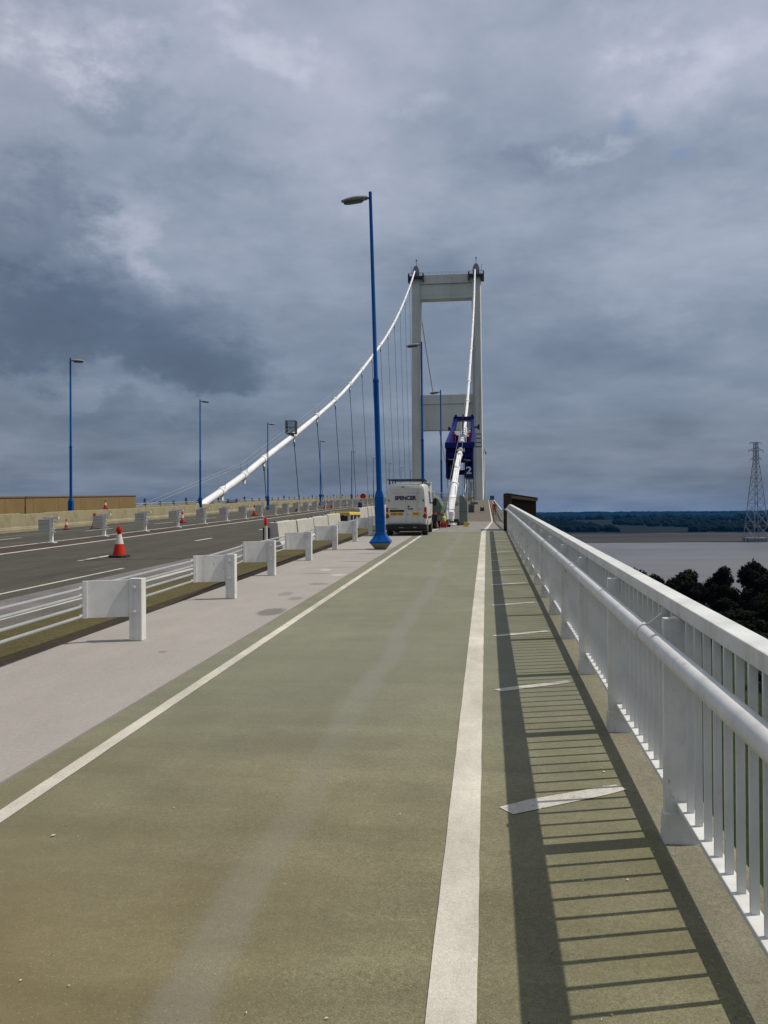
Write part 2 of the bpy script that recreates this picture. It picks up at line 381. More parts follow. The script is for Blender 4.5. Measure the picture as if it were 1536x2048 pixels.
# ------------------------------------------------------------------ setting: land, river, hills
def sst(a, b, x):
    t = min(max((x-a)/(b-a), 0), 1); return t*t*(3-2*t)
def terrain(x, y):
    n = noise.noise((x*.004, y*.004, 0)); n2 = noise.noise((x*.03, y*.03, 3)); n3 = noise.noise((x*.0011, y*.0011, 8))
    near = -9.5-9*sst(50, 190, y+.2*abs(x))-3*sst(4, 60, x)+1.2*n2
    z = near+(-47-near)*sst(225, 300, y+25*n+6*n2)
    far = sst(1255, 1300, y+16*n+3*n2)
    z = z+(-41.2-z)*far if y > 700 else z
    if y > 1250: z += far*(1.6*sst(1300, 1850, y+40*n)+1.6*sst(1820, 1900, y+60*n))
    z += 17*sst(2050, 2900, y+220*n3)*(1-sst(3300, 4200, y))*(.75+.5*n3)
    z += sst(5200, 8200, y+300*n3)*(46+9*n3+4*n+6*(x/2500))
    return z
rad = [3, 6, 10, 15, 22, 30, 40, 52, 66, 82, 100, 120, 140, 160, 180, 200, 215, 230, 245, 260, 275, 290, 310, 340, 400, 520, 700, 900, 1100, 1200, 1240, 1260, 1280, 1300, 1320,
       1350, 1400, 1480, 1560, 1650, 1750, 1820, 1860, 1900, 1960, 2050, 2150, 2300, 2450, 2600, 2800, 3000, 3200, 3400, 3700, 4000, 4400, 4800, 5300, 5800, 6300, 6800, 7300, 7800, 8300, 9000, 10000, 11500]
NA = 240; mb = MB(); vs = [(0, 0, terrain(0, 0)-1)]
for r in rad:
    for k in range(NA):
        a = 2*pi*k/NA
        x, y = r*sin(a), r*cos(a)
        vs.append((x, y, terrain(x, y)-(14 if (r < 16 and abs(x) < 34 and False) else 0)))
fs = [(0, 1+k, 1+(k+1) % NA) for k in range(NA)]
for i in range(len(rad)-1):
    for k in range(NA):
        fs.append((1+i*NA+k, 1+(i+1)*NA+k, 1+(i+1)*NA+(k+1) % NA, 1+i*NA+(k+1) % NA))
mb.raw(vs, fs)
m, t, b = nodes('land'); c = coords(t); sep = t.nodes.new('ShaderNodeSeparateXYZ'); t.links.new(c, sep.inputs[0])
g1 = noise_n(t, c, .02, 6, .65); g2 = noise_n(t, c, .9, 5, .7); g3 = noise_n(t, c, .0022, 4, .6, (1, .5, 1))
grass = mixc(t, rng(t, g2, .3, .7), (.012, .022, .008), (.024, .04, .012))
fields = mixc(t, rng(t, g3, .4, .62), (.003, .006, .004), (.006, .009, .005))
fields = mixc(t, rng(t, g1, .42, .6), fields, (.005, .009, .005))
col = mixc(t, rng(t, sep.outputs[1], 900, 1200), grass, fields)
mudn = noise_n(t, c, .015, 5, .6, (.25, 1, 1))
mud = mixc(t, rng(t, mudn, .35, .65), (.032, .031, .028), (.052, .049, .043))
dn = math_n(t, 'ADD', sep.outputs[2], rng(t, g1, .2, .8, -.7, .7, False))
col = mixc(t, rng(t, dn, -39.6, -38.9, 1, 0), col, mud)
t.links.new(col, b.inputs['Base Color']); b.inputs['Roughness'].default_value = .95; b.inputs['Specular IOR Level'].default_value = .1
ter = mb.build('ground', m, smooth=180); tag(ter, kind='structure')

m, t, b = nodes('estuary_water'); c = coords(t)
w1 = noise_n(t, c, .35, 6, .7, (1, .5, 1)); w2 = noise_n(t, c, .012, 5, .6, (.3, 1, 1))
t.links.new(mixc(t, rng(t, w2, .38, .62), (.098, .093, .088), (.13, .123, .113)), b.inputs['Base Color'])
b.inputs['Roughness'].default_value = .38; b.inputs['Specular IOR Level'].default_value = .35
bump(t, b, w1, .5, .6)
mb = MB(); n = 40
vs = []; 
for j in range(n+1):
    for i in range(n+1): vs.append((-6000+12000*i/n, 190+1450*j/n, -41.6))
mb.raw(vs, [(j*(n+1)+i, j*(n+1)+i+1, (j+1)*(n+1)+i+1, (j+1)*(n+1)+i) for j in range(n) for i in range(n)])
tag(mb.build('river', m), kind='structure')

# far-off woodland on the opposite bank: reads as one mass
ico = bmesh.new(); bmesh.ops.create_icosphere(ico, subdivisions=1, radius=1); IV = [v.co.copy() for v in ico.verts]; IF = [[v.index for v in f.verts] for f in ico.faces]; ico.free()
mb = MB(); rw = random.Random(3)
for k in range(4200):
    y = rw.choice([rw.uniform(1880, 2150), rw.uniform(2200, 3200), rw.uniform(2200, 3200), rw.uniform(3300, 6500)])
    x = rw.uniform(-.05, .56)*y
    if noise.noise((x*.004, y*.002, 5)) < -.18 and y < 6000: continue
    r = rw.uniform(5, 11)*(1 if y < 3300 else 1.5); h = r*rw.uniform(.7, 1.15); z = terrain(x, y)
    vs = []
    for p in IV:
        q = 1+.35*noise.noise((p.x*2+k, p.y*2, p.z*2)); vs.append((x+p.x*r*q*1.25, y+p.y*r*q, z+h*.55+p.z*h*q))
    mb.raw(vs, IF)
tag(mb.build('far_woodland', MAT['wood_far'], fix=False), 'dark green belt of woodland along the far bank below the blue hills', 'woodland', kind='stuff')
m2 = mb
# hedge and copse texture up on the far hills
mb = MB()
for k in range(2200):
    y = rw.uniform(6300, 9000); x = rw.uniform(-.02, .55)*y; r = rw.uniform(10, 26); z = terrain(x, y)
    mb.raw([(x+p.x*r*2.2, y+p.y*r, z+p.z*r*.42) for p in IV], IF)
tag(mb.build('far_copses', MAT['wood_far'], fix=False), 'tiny dark copses and hedges spread over the distant blue hills', 'woodland', kind='stuff')

# ------------------------------------------------------------------ near trees below the bridge
def tree_meshes(seed, h, rr):
    g = random.Random(seed); tr = MB(); lf = MB()
    tr.tube([(0, 0, -.6), (.1, 0, h*.25), (-.1, .15, h*.55), (.05, .1, h*.86)], [.34, .26, .17, .05], 7)
    heads = []
    for k in range(9):
        a = g.uniform(0, 2*pi); z = h*g.uniform(.32, .8); L = rr*g.uniform(.5, .9)*(1.15-.6*z/h)
        e = V((L*cos(a), L*sin(a), z+L*g.uniform(.15, .5))); s0 = V((0, .08, z*.9))
        tr.tube([s0, s0.lerp(e, .55)+V((0, 0, .15)), e], [.11, .07, .02], 5); heads.append((e, g.uniform(.24, .4)*rr))
    for k in range(7):
        a = g.uniform(0, 2*pi); q = g.uniform(0, .45)*rr
        heads.append((V((q*cos(a), q*sin(a), h*g.uniform(.7, .93))), g.uniform(.2, .34)*rr))
    for k in range(6):
        a = g.uniform(0, 2*pi); q = g.uniform(.3, .8)*rr
        heads.append((V((q*cos(a), q*sin(a), h*g.uniform(.2, .5))), g.uniform(.28, .42)*rr))
    for c0, r in heads:
        n = int(560*(r/1.5)**1.6)
        for k in range(n):
            d = V((g.gauss(0, 1), g.gauss(0, 1), g.gauss(0, .85))).normalized(); q = r*g.random()**.42*(1+.22*noise.noise(d*2.4+c0))
            p = c0+d*q; s = g.uniform(.16, .40)
            u = V((g.gauss(0, 1), g.gauss(0, 1), g.gauss(0, 1))).normalized(); w = u.cross(d+V((.01, .2, .1))).normalized()
            lf.raw([p+u*s, p+w*s*.55, p-u*s, p-w*s*.55], [(0, 1, 2, 3)])
    return tr, lf
PROT = []
for i, (h, rr) in enumerate([(12, 4.2), (10.5, 4.6), (13.5, 4.0)]):
    tr, lf = tree_meshes(40+i, h, rr)
    a = tr.build('trunk_proto', MAT['bark'], smooth=60); b_ = lf.build('crown_proto', MAT['leaf'], fix=False)
    PROT.append((a.data, b_.data, h)); bpy.data.objects.remove(a); bpy.data.objects.remove(b_)
TREES = [(29.0, 152, -8.9, 2, 'dark tree first from the left standing clear above the handrail'),
         (31.4, 146, -9.3, 1, 'dark tree second from the left standing clear above the handrail'),
         (36.6, 138, -9.4, 0, 'dark tree filling the dip left of the tallest crowns'),
         (38.6, 126, -7.6, 1, 'broad dark tree just in front of the tallest crowns at the right edge'),
         (24.6, 180, -10.5, 1, 'small dark treetop just clearing the handrail left of all the other trees'),
         (33.5, 148, -9.6, 0, 'dark tree between the notched crown and the tall round one, set slightly lower'),
         (34.2, 108, -9.4, 2, 'dark tree in the middle of the second row, half hidden by its neighbours'),
         (34.5, 98, -9.6, 1, 'black tree by the right edge in the nearest row of crowns'),
         (26.5, 112, -12.6, 0, 'low black tree just above the handrail at the left end of the second row'),
         (29.5, 82, -10.0, 2, 'black tree cut by the right edge just above the handrail'),
         (27.5, 168, -8.6, 0, 'black leafy tree whose crown barely rises over the handrail among the leftmost trees'),
         (36.5, 160, -8.9, 1, 'dark tree with a notch in its crown, second from the left above the handrail'),
         (39.5, 150, -7.4, 2, 'tall dark round-headed tree silhouetted against the river, third from the left'),
         (42.0, 140, -6.0, 0, 'tallest dark tree against the river near the right edge'),
         (44.0, 132, -7.2, 1, 'dark tree cut by the right edge of the photo at the river line'),
         (29.5, 138, -11.2, 2, 'low dark tree in front of the leftmost trees, tucked against the handrail'),
         (32.0, 122, -10.2, 1, 'dark bushy tree in the second row, left of the middle'),
         (36.0, 118, -9.2, 0, 'dark bushy tree in the second row, at the middle'),
         (38.5, 112, -10.0, 2, 'dark bushy tree in the second row near the right edge'),
         (28.0, 98, -10.8, 1, 'black shaded tree low behind the handrail in the nearest row, left one'),
         (31.5, 93, -10.6, 0, 'black shaded tree low behind the handrail in the nearest row, right one'),
         (26.0, 76, -11.0, 2, 'nearest black tree just above the handrail at the right edge'),
         (23.5, 84, -12.2, 1, 'shaded tree seen in a sliver above the handrail below the other crowns'),
         (21, 58, -12.6, 0, 'shaded tree half hidden behind the railing near the right edge'),
         (41, 102, -8.5, 1, 'dark tree at the right edge behind the nearest row')]
for x, y, top, k, lb in TREES:
    tm, cm, h = PROT[k]; zb = terrain(x, y); s = max((top-zb), 4)/h/1.0
    e = empty('tree', (x, y, zb), (0, 0, random.uniform(0, 6)), lb, 'tree', 'dark trees below the bridge')
    e.scale = (min(max(s, .8), 1.15), min(max(s, .8), 1.15), s)
    link(bpy.data.objects.new('trunk', tm), e); link(bpy.data.objects.new('crown', cm), e)

# ------------------------------------------------------------------ power line tower in the river
px, py = 403.0, 1340.0
root = empty('pylon', (px, py, -42), (0, 0, .35), 'very tall grey lattice power line pylon standing in the river', 'pylon')
H = 150.0
def hw(z): return 11.5*(1-z/132)+2.1 if z < 118 else 2.1+.9*(1-(z-118)/32)
mb = MB(); lv = [6, 24, 42, 58, 72, 84, 95, 105, 113, 120, 126, 132, 138, 144, 150]
for sx in (-1, 1):
    for sy in (-1, 1):
        for i in range(len(lv)-1):
            a, b2 = lv[i], lv[i+1]; mb.bar((sx*hw(a), sy*hw(a), a), (sx*hw(b2), sy*hw(b2), b2), .75)
mb.build('leg_frame', MAT['pylon'], root)
mb = MB()
for i in range(len(lv)-1):
    a, b2 = lv[i], lv[i+1]; p, q = hw(a), hw(b2)
    for ax in (0, 1):
        for s in (-1, 1):
            f = (lambda u, v, z: (u, v, z)) if ax else (lambda u, v, z: (v, u, z))
            mb.bar(f(-p, s*p, a), f(q, s*q, b2), .34); mb.bar(f(p, s*p, a), f(-q, s*q, b2), .34); mb.bar(f(-q, s*q, b2), f(q, s*q, b2), .45)
mb.build('bracing', MAT['pylon'], root)
for z, L in ((124, 10), (137, 13), (148.5, 10.5)):
    mb = MB()
    for s in (-1, 1):
        for w in (-1, 1):
            mb.bar((s*2, w*1.8, z), (s*L, 0, z+.6), .55); mb.bar((s*2, w*1.6, z+4 if z < 148 else z+1.5), (s*L, 0, z+.6), .45)
        mb.bar((s*L, 0, z+.8), (s*L, 0, z-3), .4)
        mb.bar((s*L*.5, -1, z+.2), (s*L*.5, 1, z+2), .4)
    mb.build('cross_arm', MAT['pylon'], root)
mb = MB(); mb.box(-19, 19, -10, 10, 3.2, 6.2); mb.build('platform', MAT['pylon'], root)
for i in range(6):
    for j in (-8, 8):
        mb = MB(); mb.tube([(-16+6.4*i, j, -8), (-16+6.4*i, j, 3.2)], 1.3, 10); mb.build('pile', MAT['pylon'], root)

# ------------------------------------------------------------------ white parapet railing beside the path
o0 = (.9, 2.0, zpath(2.0))
rail = empty('parapet_railing', o0, (0, 0, 0), 'long white railing with flat bars and a round handrail along the right of the path', 'railing')
def along(x0, x1, z0, z1, y0, y1, zf=zpath, step=1.4):
    mb = MB(); ys = []; y = y0
    while y < y1: ys.append(y); y += step
    ys.append(y1)
    if y0 < 34.7 < y1: ys = sorted(set(ys+[34.7]))
    mb.loft([[(x0, y, zf(y)+z0), (x1, y, zf(y)+z0), (x1, y, zf(y)+z1), (x0, y, zf(y)+z1)] for y in ys]); return mb
RY1 = 36.9
along(.885, .985, 1.05, 1.118, 1.2, RY1).build('top_rail', MAT['white_rail'], rail, off=o0, bevel=.006)
along(.865, .93, .168, .192, 1.2, RY1).build('bottom_rail', MAT['white_rail'], rail, off=o0, bevel=.004)
ys = [1.2+1.4*i for i in range(25)]+[34.7, RY1]; ys = sorted(set(min(y, RY1) for y in ys))
mb = MB(); mb.tube([(.79, y, zpath(y)+.925) for y in ys], .045, 16); mb.build('handrail_pipe', MAT['white_rail'], rail, smooth=40, off=o0)
posts = [2.28+1.85*i for i in range(19)]
for i, y in enumerate(posts):
    z = zpath(y); mb = MB(); mb.box(.815, .955, y-.022, y+.022, z+.13, z+1.048); mb.box(.87, .90, y+.022, y+.07, z+.13, z+1.048)
    p = mb.build('post', MAT['white_rail'], rail, off=o0, bevel=.004)
    mb = MB(); mb.loft([[(a, b, zz) for a, b in ((.811-e, y-.034-e), (.960+e, y-.034-e), (.960+e, y+.05+e), (.811-e, y+.05+e))] for zz, e in ((z-.02, .004), (z+.135, 0), (z+.142, -.006))])
    mb.build('plinth', MAT['white_rail'], p, off=o0, bevel=.006)
    if i % 2 == 1:
        yb = y+.30; zb = zpath(yb)
        mb = MB(); mb.tube([(.79, yb-.018, zpath(yb-.018)+.925), (.79, yb+.018, zpath(yb+.018)+.925)], .053, 16)
        mb.bar((.80, yb, zb+.965), (.885, yb, zb+1.03), .022, .014); mb.bar((.885, yb, zb+.95), (.885, yb, zb+1.055), .03, .014)
        mb.build('handrail_bracket', MAT['white_rail'], rail, smooth=40, off=o0)
bal = []
for i in range(18):
    for k in range(1, 12): bal.append(posts[i]+1.85*k/12)
proto = None; st = MB()
for i, y in enumerate(bal):
    z = zpath(y)
    if i < 100:
        if proto is None:
            mb = MB(); mb.box(.886, .916, -.008, .008, .185, 1.055)
            proto = mb.build('baluster', MAT['white_rail'], rail, off=(.9, 0, 0)); bo = proto
        else: bo = proto.copy(); link(bo, rail)
        bo.location = (0, y-o0[1], z-o0[2]); bo.rotation_euler = (0, 0, random.uniform(-.03, .03))
    else: st.box(.886, .916, y-.008, y+.008, z+.185, z+1.055)
tag(st.build('far_balusters', MAT['white_rail'], rail, off=o0), kind='stuff')
mb = MB(); mb.box(.70, 1.05, 36.95, 37.08, zpath(37), zpath(37)+1.62); mb.box(.72, .98, 36.85, 37.0, zpath(37), zpath(37)+.22)
mb.build('end_post', MAT['wood'], rail, off=o0, bevel=.008)

# second railing on the bridge itself
o1 = (1.5, 43.2, zpath(43))
rail2 = empty('bridge_railing', o1, (0, 0, 0), 'thin pale railing farther off on the bridge, beginning behind the dark hut', 'railing')
along(1.46, 1.56, 1.15, 1.22, 43, 700, step=3).build('top_rail', MAT['white_rail'], rail2, off=o1)
along(1.46, 1.54, .12, .17, 43, 400, step=3).build('bottom_rail', MAT['white_rail'], rail2, off=o1)
ys = [43+3*i for i in range(60)]
mb = MB(); mb.tube([(1.38, y, zpath(y)+.95) for y in ys], .05, 8); mb.build('handrail_pipe', MAT['white_rail'], rail2, smooth=40, off=o1)
st = MB(); y = 43.2; k = 0
while y < 260:
    z = zpath(y)
    if k % 12 == 0 and k < 12*60:
        mb = MB(); mb.box(1.44, 1.57, y-.03, y+.03, z, z+1.15); mb.build('post', MAT['white_rail'], rail2, off=o1)
    elif y < 150: st.box(1.475, 1.535, y-.012, y+.012, z+.17, z+1.15)
    y += .155; k += 1
tag(st.build('far_balusters', MAT['white_rail'], rail2, off=o1), kind='stuff')

# parapet on the far left edge of the bridge
o2 = (-30.4, 60, zroad(60))
rail3 = empty('far_parapet', o2, (0, 0, 0), 'low grey parapet fence along the far left edge of the bridge', 'railing')
along(-30.5, -30.35, 1.0, 1.1, 52, 700, zroad, 6).build('top_rail', MAT['galv'], rail3, off=o2)
along(-30.5, -30.35, .3, .9, 52, 700, zroad, 6).build('mesh_infill', MAT['concrete'], rail3, off=o2)
for i in range(50):
    y = 52+3.5*i; mb = MB(); mb.box(-30.52, -30.33, y-.08, y+.08, zroad(y), zroad(y)+1.22+.25*(i % 3 == 0)); mb.build('post', MAT['rope'], rail3, off=o2)

# ------------------------------------------------------------------ dark timber hut outside the railing
o = (1.6, 40.0, zpath(40)-.6)
hut = empty('timber_hut', o, (0, 0, 0), 'dark timber lean-to hut outside the railing where the path meets the bridge', 'hut')
mb = MB(); z0 = zpath(40)
mb.prism([(1.0, z0-.5), (2.18, z0-.5), (2.18, z0+1.40), (1.0, z0+1.60)], 38.6, 38.64); mb.box(2.14, 2.18, 38.64, 42.4, z0-.5, z0+1.36); mb.box(1.0, 1.04, 38.64, 42.4, z0-.5, z0+1.58); mb.prism([(1.04, z0-.5), (2.14, z0-.5), (2.14, z0+1.40), (1.04, z0+1.58)], 42.36, 42.4)
for k in range(8): mb.box(1.0+.15*k, 1.008+.15*k, 38.585, 38.6, z0-.5, z0+1.32)
mb.build('wall', MAT['wood'], hut, off=o)
mb = MB(); mb.prism([(.86, z0+1.62), (2.24, z0+1.40), (2.24, z0+1.45), (.86, z0+1.68)], 38.35, 42.5); mb.build('roof', MAT['wood'], hut, off=o)
mb = MB(); mb.prism([(.87, z0+1.46), (2.23, z0+1.29), (2.23, z0+1.39), (.87, z0+1.61)], 38.36, 38.42); mb.build('fascia_board', MAT['wood_pale'], hut, off=o)
mb = MB(); mb.box(.82, 1.0, 38.4, 38.56, z0-.02, z0+1.5); mb.build('corner_post', MAT['wood'], hut, off=o)

# ------------------------------------------------------------------ wire rope safety barriers
def barrier_post(parent, off, x, y, z, m, ang, armlen=.53, h=.705):
    mb = MB(); mb.box(x-.078, x+.072, y-.065, y+.065, z, z+h)
    p = mb.build('post', m, parent, off=off, bevel=.006)
    T = M.Translation((x-.06, y-.02, 0)) @ M.Rotation(ang, 4, 'Z')
    mb = MB(); mb.box(-armlen, 0, -.012, .012, z+.27*h/.7, z+.685*h/.7, T); mb.box(-armlen, -armlen+.05, -.05, .012, z+.27*h/.7, z+.685*h/.7, T)
    mb.build('arm', m, p, off=off, bevel=.003)
    for zz in (.61, .53, .41, .30):
        mb = MB(); mb.tube([T @ V((-armlen-.03, -.03, z+zz*h/.7)), T @ V((-armlen+.0, -.03, z+zz*h/.7))], .024, 8); mb.build('wire_clip', m, p, off=off, smooth=40)
    for zz in (.60, .33):
        mb = MB(); mb.tube([(x-.01, y-.064, z+zz*h/.7), (x-.01, y-.074, z+zz*h/.7)], .036, 14); mb.tube([(x-.01, y-.073, z+zz*h/.7), (x-.01, y-.098, z+zz*h/.7)], .019, 6)
        mb.build('bolt', m, p, off=off, smooth=40)
    return T @ V((-armlen-.015, -.03, 0))
o = (-4.0, 9.3, zpath(9.3))
wb = empty('wire_barrier', o, (0, 0, 0), 'white post and arm safety barrier with four wires along the grey verge', 'crash barrier')
PX = [(-3.90, 5.5), (-3.955, 9.27), (-4.02, 13.05), (-4.33, 16.8), (-4.36, 20.55), (-4.42, 24.5), (-4.46, 28.55), (-4.48, 32.6), (-4.5, 36.6), (-4.52, 40.6)]
ends = []
for i, (x, y) in enumerate(PX):
    e = barrier_post(wb, o, x, y, zpath(y), MAT['white'], R(24)); ends.append(e)
for zz in (.61, .53, .41, .30):
    mb = MB(); mb.tube([(ends[0].x, 1.0, zpath(1.0)+zz)]+[(e.x, e.y, zpath(e.y)+zz) for e in ends], .017, 8)
    mb.build('wire', MAT['galv'], wb, smooth=40, off=o)
# the barrier in the central reserve, posts with brackets on both sides
o = (-16.4, 30, zroad(30))
cb = empty('wire_barrier', o, (0, 0, 0), 'white T shaped post barrier with thin wires standing in the central reserve', 'crash barrier')
cy = [26.0+4.73*i for i in range(36)]
for y in cy:
    x = -16.42+drift(y); z = zroad(y); mb = MB(); [mb.box(x+.05, x+.14, y-.03, y+.03, z+zz-.025, z+zz+.025) for zz in (.82, .68, .54, .42)]; mb.box(x-.06, x+.06, y-.06, y+.06, z, z+.98); mb.box(x-.17, x+.17, y-.14, y+.14, z, z+.035); mb.box(x-.32, x+.3, y-.05, y+.05, z+.92, z+1.0)
    p = mb.build('post', MAT['white'], cb, off=o, bevel=.004)
    if y < 140:
        mb = MB(); mb.box(x-.52, x-.08, y-.03, y+.03, z+.40, z+.90); mb.build('bracket_plate', MAT['plate_dull'], p, off=o, bevel=.004)
for zz in (.82, .68, .54, .42):
    mb = MB(); mb.tube([(-16.25+drift(y), y, zroad(y)+zz) for y in [10]+cy], .007, 6); mb.build('wire', MAT['grey'], cb, smooth=40, off=o)

# ------------------------------------------------------------------ concrete barrier blocks
def block(L, h, m, w=.30):
    mb = MB(); prof = [(-w*.9, 0), (w*.9, 0), (w*.9, .16*h), (w*.6, .3*h), (w*.42, h), (-w*.42, h), (-w*.6, .3*h), (-w*.9, .16*h)]
    mb.prism([(x, z) for x, z in prof], 0.02, L-.02)
    for s in (.22, .72): mb.box(-w*.92, w*.92, L*s, L*s+.22, -.01, .07)
    return mb
def lerp(a, b, t): return a+(b-a)*t
for i in range(38):
    y = 32.6+2.5*i; x = -22.75+2.0*drift(y)
    if i == 0:
        root = empty('concrete_barrier', (0, 0, 0), (0, 0, 0), 'x', 'concrete barrier', 'concrete barrier blocks along the opposite carriageway')
        block(2.5, .92, MAT['concrete']).build('body', MAT['concrete'], root, bevel=.02)
        for s in (.15, .85):
            mb = MB(); mb.tube([(0, 2.5*s-.06, .90), (0, 2.5*s-.06, .97), (0, 2.5*s+.06, .97), (0, 2.5*s+.06, .90)], .012, 6); mb.build('lifting_loop', MAT['rope'], root)
        o = root
    else: o = dup(root)
    o['label'] = 'mossy concrete barrier block beyond the central reserve, %s one counted from the left edge' % (ORD[i] if i else 'first')
    o.location = (x+random.uniform(-.04, .04), y, zroad(y)+.002)
    o.rotation_euler = (atan2(zroad(y+2.5)-zroad(y), 2.5), 0, R(.9)+random.uniform(-.008, .008) if y < 85 else random.uniform(-.006, .006))
    o.scale = (1, 1, random.uniform(.97, 1.03))
wr = None; n = 0
for i, (x, y, L, h) in enumerate([(-6.88, 26.9, 2.75, .86), (-6.86, 29.7, 2.75, .84), (-6.84, 32.5, 2.75, .85), (-6.8, 35.3, 2.75, .88)]+[(-6.55+.03*k, 42.6+2.8*k, 2.75, 1.02) for k in range(9)]):
    e = empty('concrete_barrier', (x, y, zroad(y)+.004), (atan2(GRADE, 1), 0, random.uniform(-.012, .012)), 'whitewashed concrete barrier block beside the grey verge, %s in its row' % (ORD[i]), 'concrete barrier', 'whitewashed barrier blocks behind the wire barrier')
    block(L, h, MAT['concrete_white'], .34).build('body', MAT['concrete_white'], e, bevel=.02)
    for s in (.1, .9):
        mb = MB(); mb.box(-.03, .03, L*s-.09, L*s+.09, h-.01, h+.05); mb.build('lifting_loop', MAT['rope'], e)
    if i == 0:
        mb = MB(); mb.box(-.34, -.12, -.03, .018, .1, .7); mb.build('end_plate', MAT['dark'], e)

# ochre boarding at the far left
o = (-27.0, 40, zroad(40))
hb = empty('site_boarding', o, (0, 0, 0), 'long low ochre boarding behind the mossy concrete blocks at the left edge', 'boarding')
for i in range(11):
    y = 30+3*i; mb = MB(); mb.loft([[(-27.05, yy, zroad(yy)), (-26.98, yy, zroad(yy)), (-26.98, yy, zroad(yy)+1.72), (-27.05, yy, zroad(yy)+1.72)] for yy in (y+.01, y+2.99)])
    mb.build('panel', MAT['ochre'], hb, off=o)
mb = MB(); mb.loft([[(-27.08, yy, zroad(yy)+1.72), (-26.94, yy, zroad(yy)+1.72), (-26.94, yy, zroad(yy)+1.80), (-27.08, yy, zroad(yy)+1.80)] for yy in (30, 63)]); mb.build('cap_rail', MAT['wood_pale'], hb, off=o)

# ------------------------------------------------------------------ blue lamp posts
def make_lamp():
    root = empty('street_lamp', (0, 0, 0), (0, 0, 0), 'x', 'street lamp', 'blue lamp posts along the bridge')
    sq = lambda h, z: [(-h, -h, z), (h, -h, z), (h, h, z), (-h, h, z)]
    mb = MB(); mb.loft([sq(.14, -.05), sq(.15, 0), sq(.285, .185)]); mb.build('plinth', MAT['plinth'], root, bevel=.01)
    mb = MB(); mb.loft([sq(.30, .187), sq(.30, .225), sq(.17, .40), sq(.135, .50), sq(.128, 1.52), sq(.085, 1.70)])
    for s in (-1, 1):
        mb.raw([(s*.02, -.30, .225), (s*.02, -.13, .5), (s*.02-.02, -.13, .5), (s*.02-.02, -.30, .225)], [(0, 1, 2, 3)])
    b = mb.build('base', MAT['blue'], root, bevel=.008)
    mb = MB(); mb.box(-.085, .085, -.134, -.1285, .72, 1.36); mb.build('access_door', MAT['blue'], b, bevel=.003)
    mb = MB(); mb.tube([(0, 0, 1.6), (0, 0, 4.90), (0, 0, 4.95), (0, 0, 5.0), (0, 0, 10.45)], [.082, .078, .082, .062, .047], 14)
    mb.lathe([(.085, 4.86), (.092, 4.9), (.085, 4.95)], 14); mb.build('column', MAT['blue'], root, smooth=35)
    mb = MB(); mb.tube([(-.03, 0, 10.27), (-.16, 0, 10.285)], [.035, .04], 10); mb.build('bracket', MAT['lamp_grey'], root, smooth=40)
    prof = []
    for i in range(11):
        u = i/10; x = -.10-.76*u; w = .155*sin(pi*min(max(.13+.80*u, 0), 1))**.55; hgt = .10*sin(pi*min(.16+.8*u, 1))**.6
        prof.append([(x, w*cos(2*pi*k/14), 10.275-.05*u+(hgt if sin(2*pi*k/14) > 0 else hgt*.62)*sin(2*pi*k/14)) for k in range(14)])
    mb = MB(); mb.loft(prof); l = mb.build('lantern', MAT['lamp_grey'], root, smooth=50)
    mb = MB(); mb.loft([[(x, .115*cos(2*pi*k/12)*s, 10.205-.05*((-.1-x)/.76)+.045*sin(2*pi*k/12)*s) for k in range(12)] for x, s in ((-.22, .5), (-.3, .9), (-.62, .95), (-.72, .8), (-.79, .35))])
    mb.build('lens', MAT['lens'], l, smooth=50)
    return root
L0 = make_lamp()
LS = [(-3.08, 24.6, zpath, 0, 1.0, 1.35, 'large blue lamp post in front of the white van'),
      (-3.56, 47.6, zpath, 0, 1.0, .2, 'blue lamp post rising directly behind the white van'),
      (-3.50, 66.2, zpath, 0, 1.0, .2, 'blue lamp post between the white van and the white cable base'),
      (-24.5, 47.8, zroad, pi, .955, .1, 'blue lamp post at the far left behind the ochre boarding'),
      (-24.5, 70.7, zroad, pi, .955, .2, 'blue lamp post at the foot of the left suspension cable'),
      (-24.5, 93.5, zroad, pi, .94, .1, 'blue lamp post crossing the left cable just before the wire cage'),
      (-24.5, 123.8, zroad, pi, .925, .1, 'blue lamp post with a round object on its column below the cable'),
      (-24.5, 153.3, zroad, pi, .91, .1, 'thin distant blue lamp post, second to the right of the wire cage'),
      (-24.5, 183.0, zroad, pi, .90, .1, 'distant lamp post almost hidden by the large blue lamp post'),
      (-24.5, 213.0, zroad, pi, .885, .1, 'tiny lamp post above the left half of the van roof'),
      (-24.5, 243.2, zroad, pi, .875, .1, 'tiny lamp post above the middle of the van roof'),
      (-24.5, 273.8, zroad, pi, .865, .1, 'tiny lamp post above the right half of the van roof')]
for i, (x, y, zf, rz, s, lean, lb) in enumerate(LS):
    o = L0 if i == 0 else dup(L0)
    o.location = (x, y, zf(y)); o.rotation_euler = (0, -R(lean), rz); o.scale = (1, 1, s); o['label'] = lb
    if i == 6:
        mb = MB(); mb.tube([(0, -.30, 1.55), (0, -.12, 1.55)], .26, 14); mb.build('round_sign', MAT['dark'], o, smooth=40)

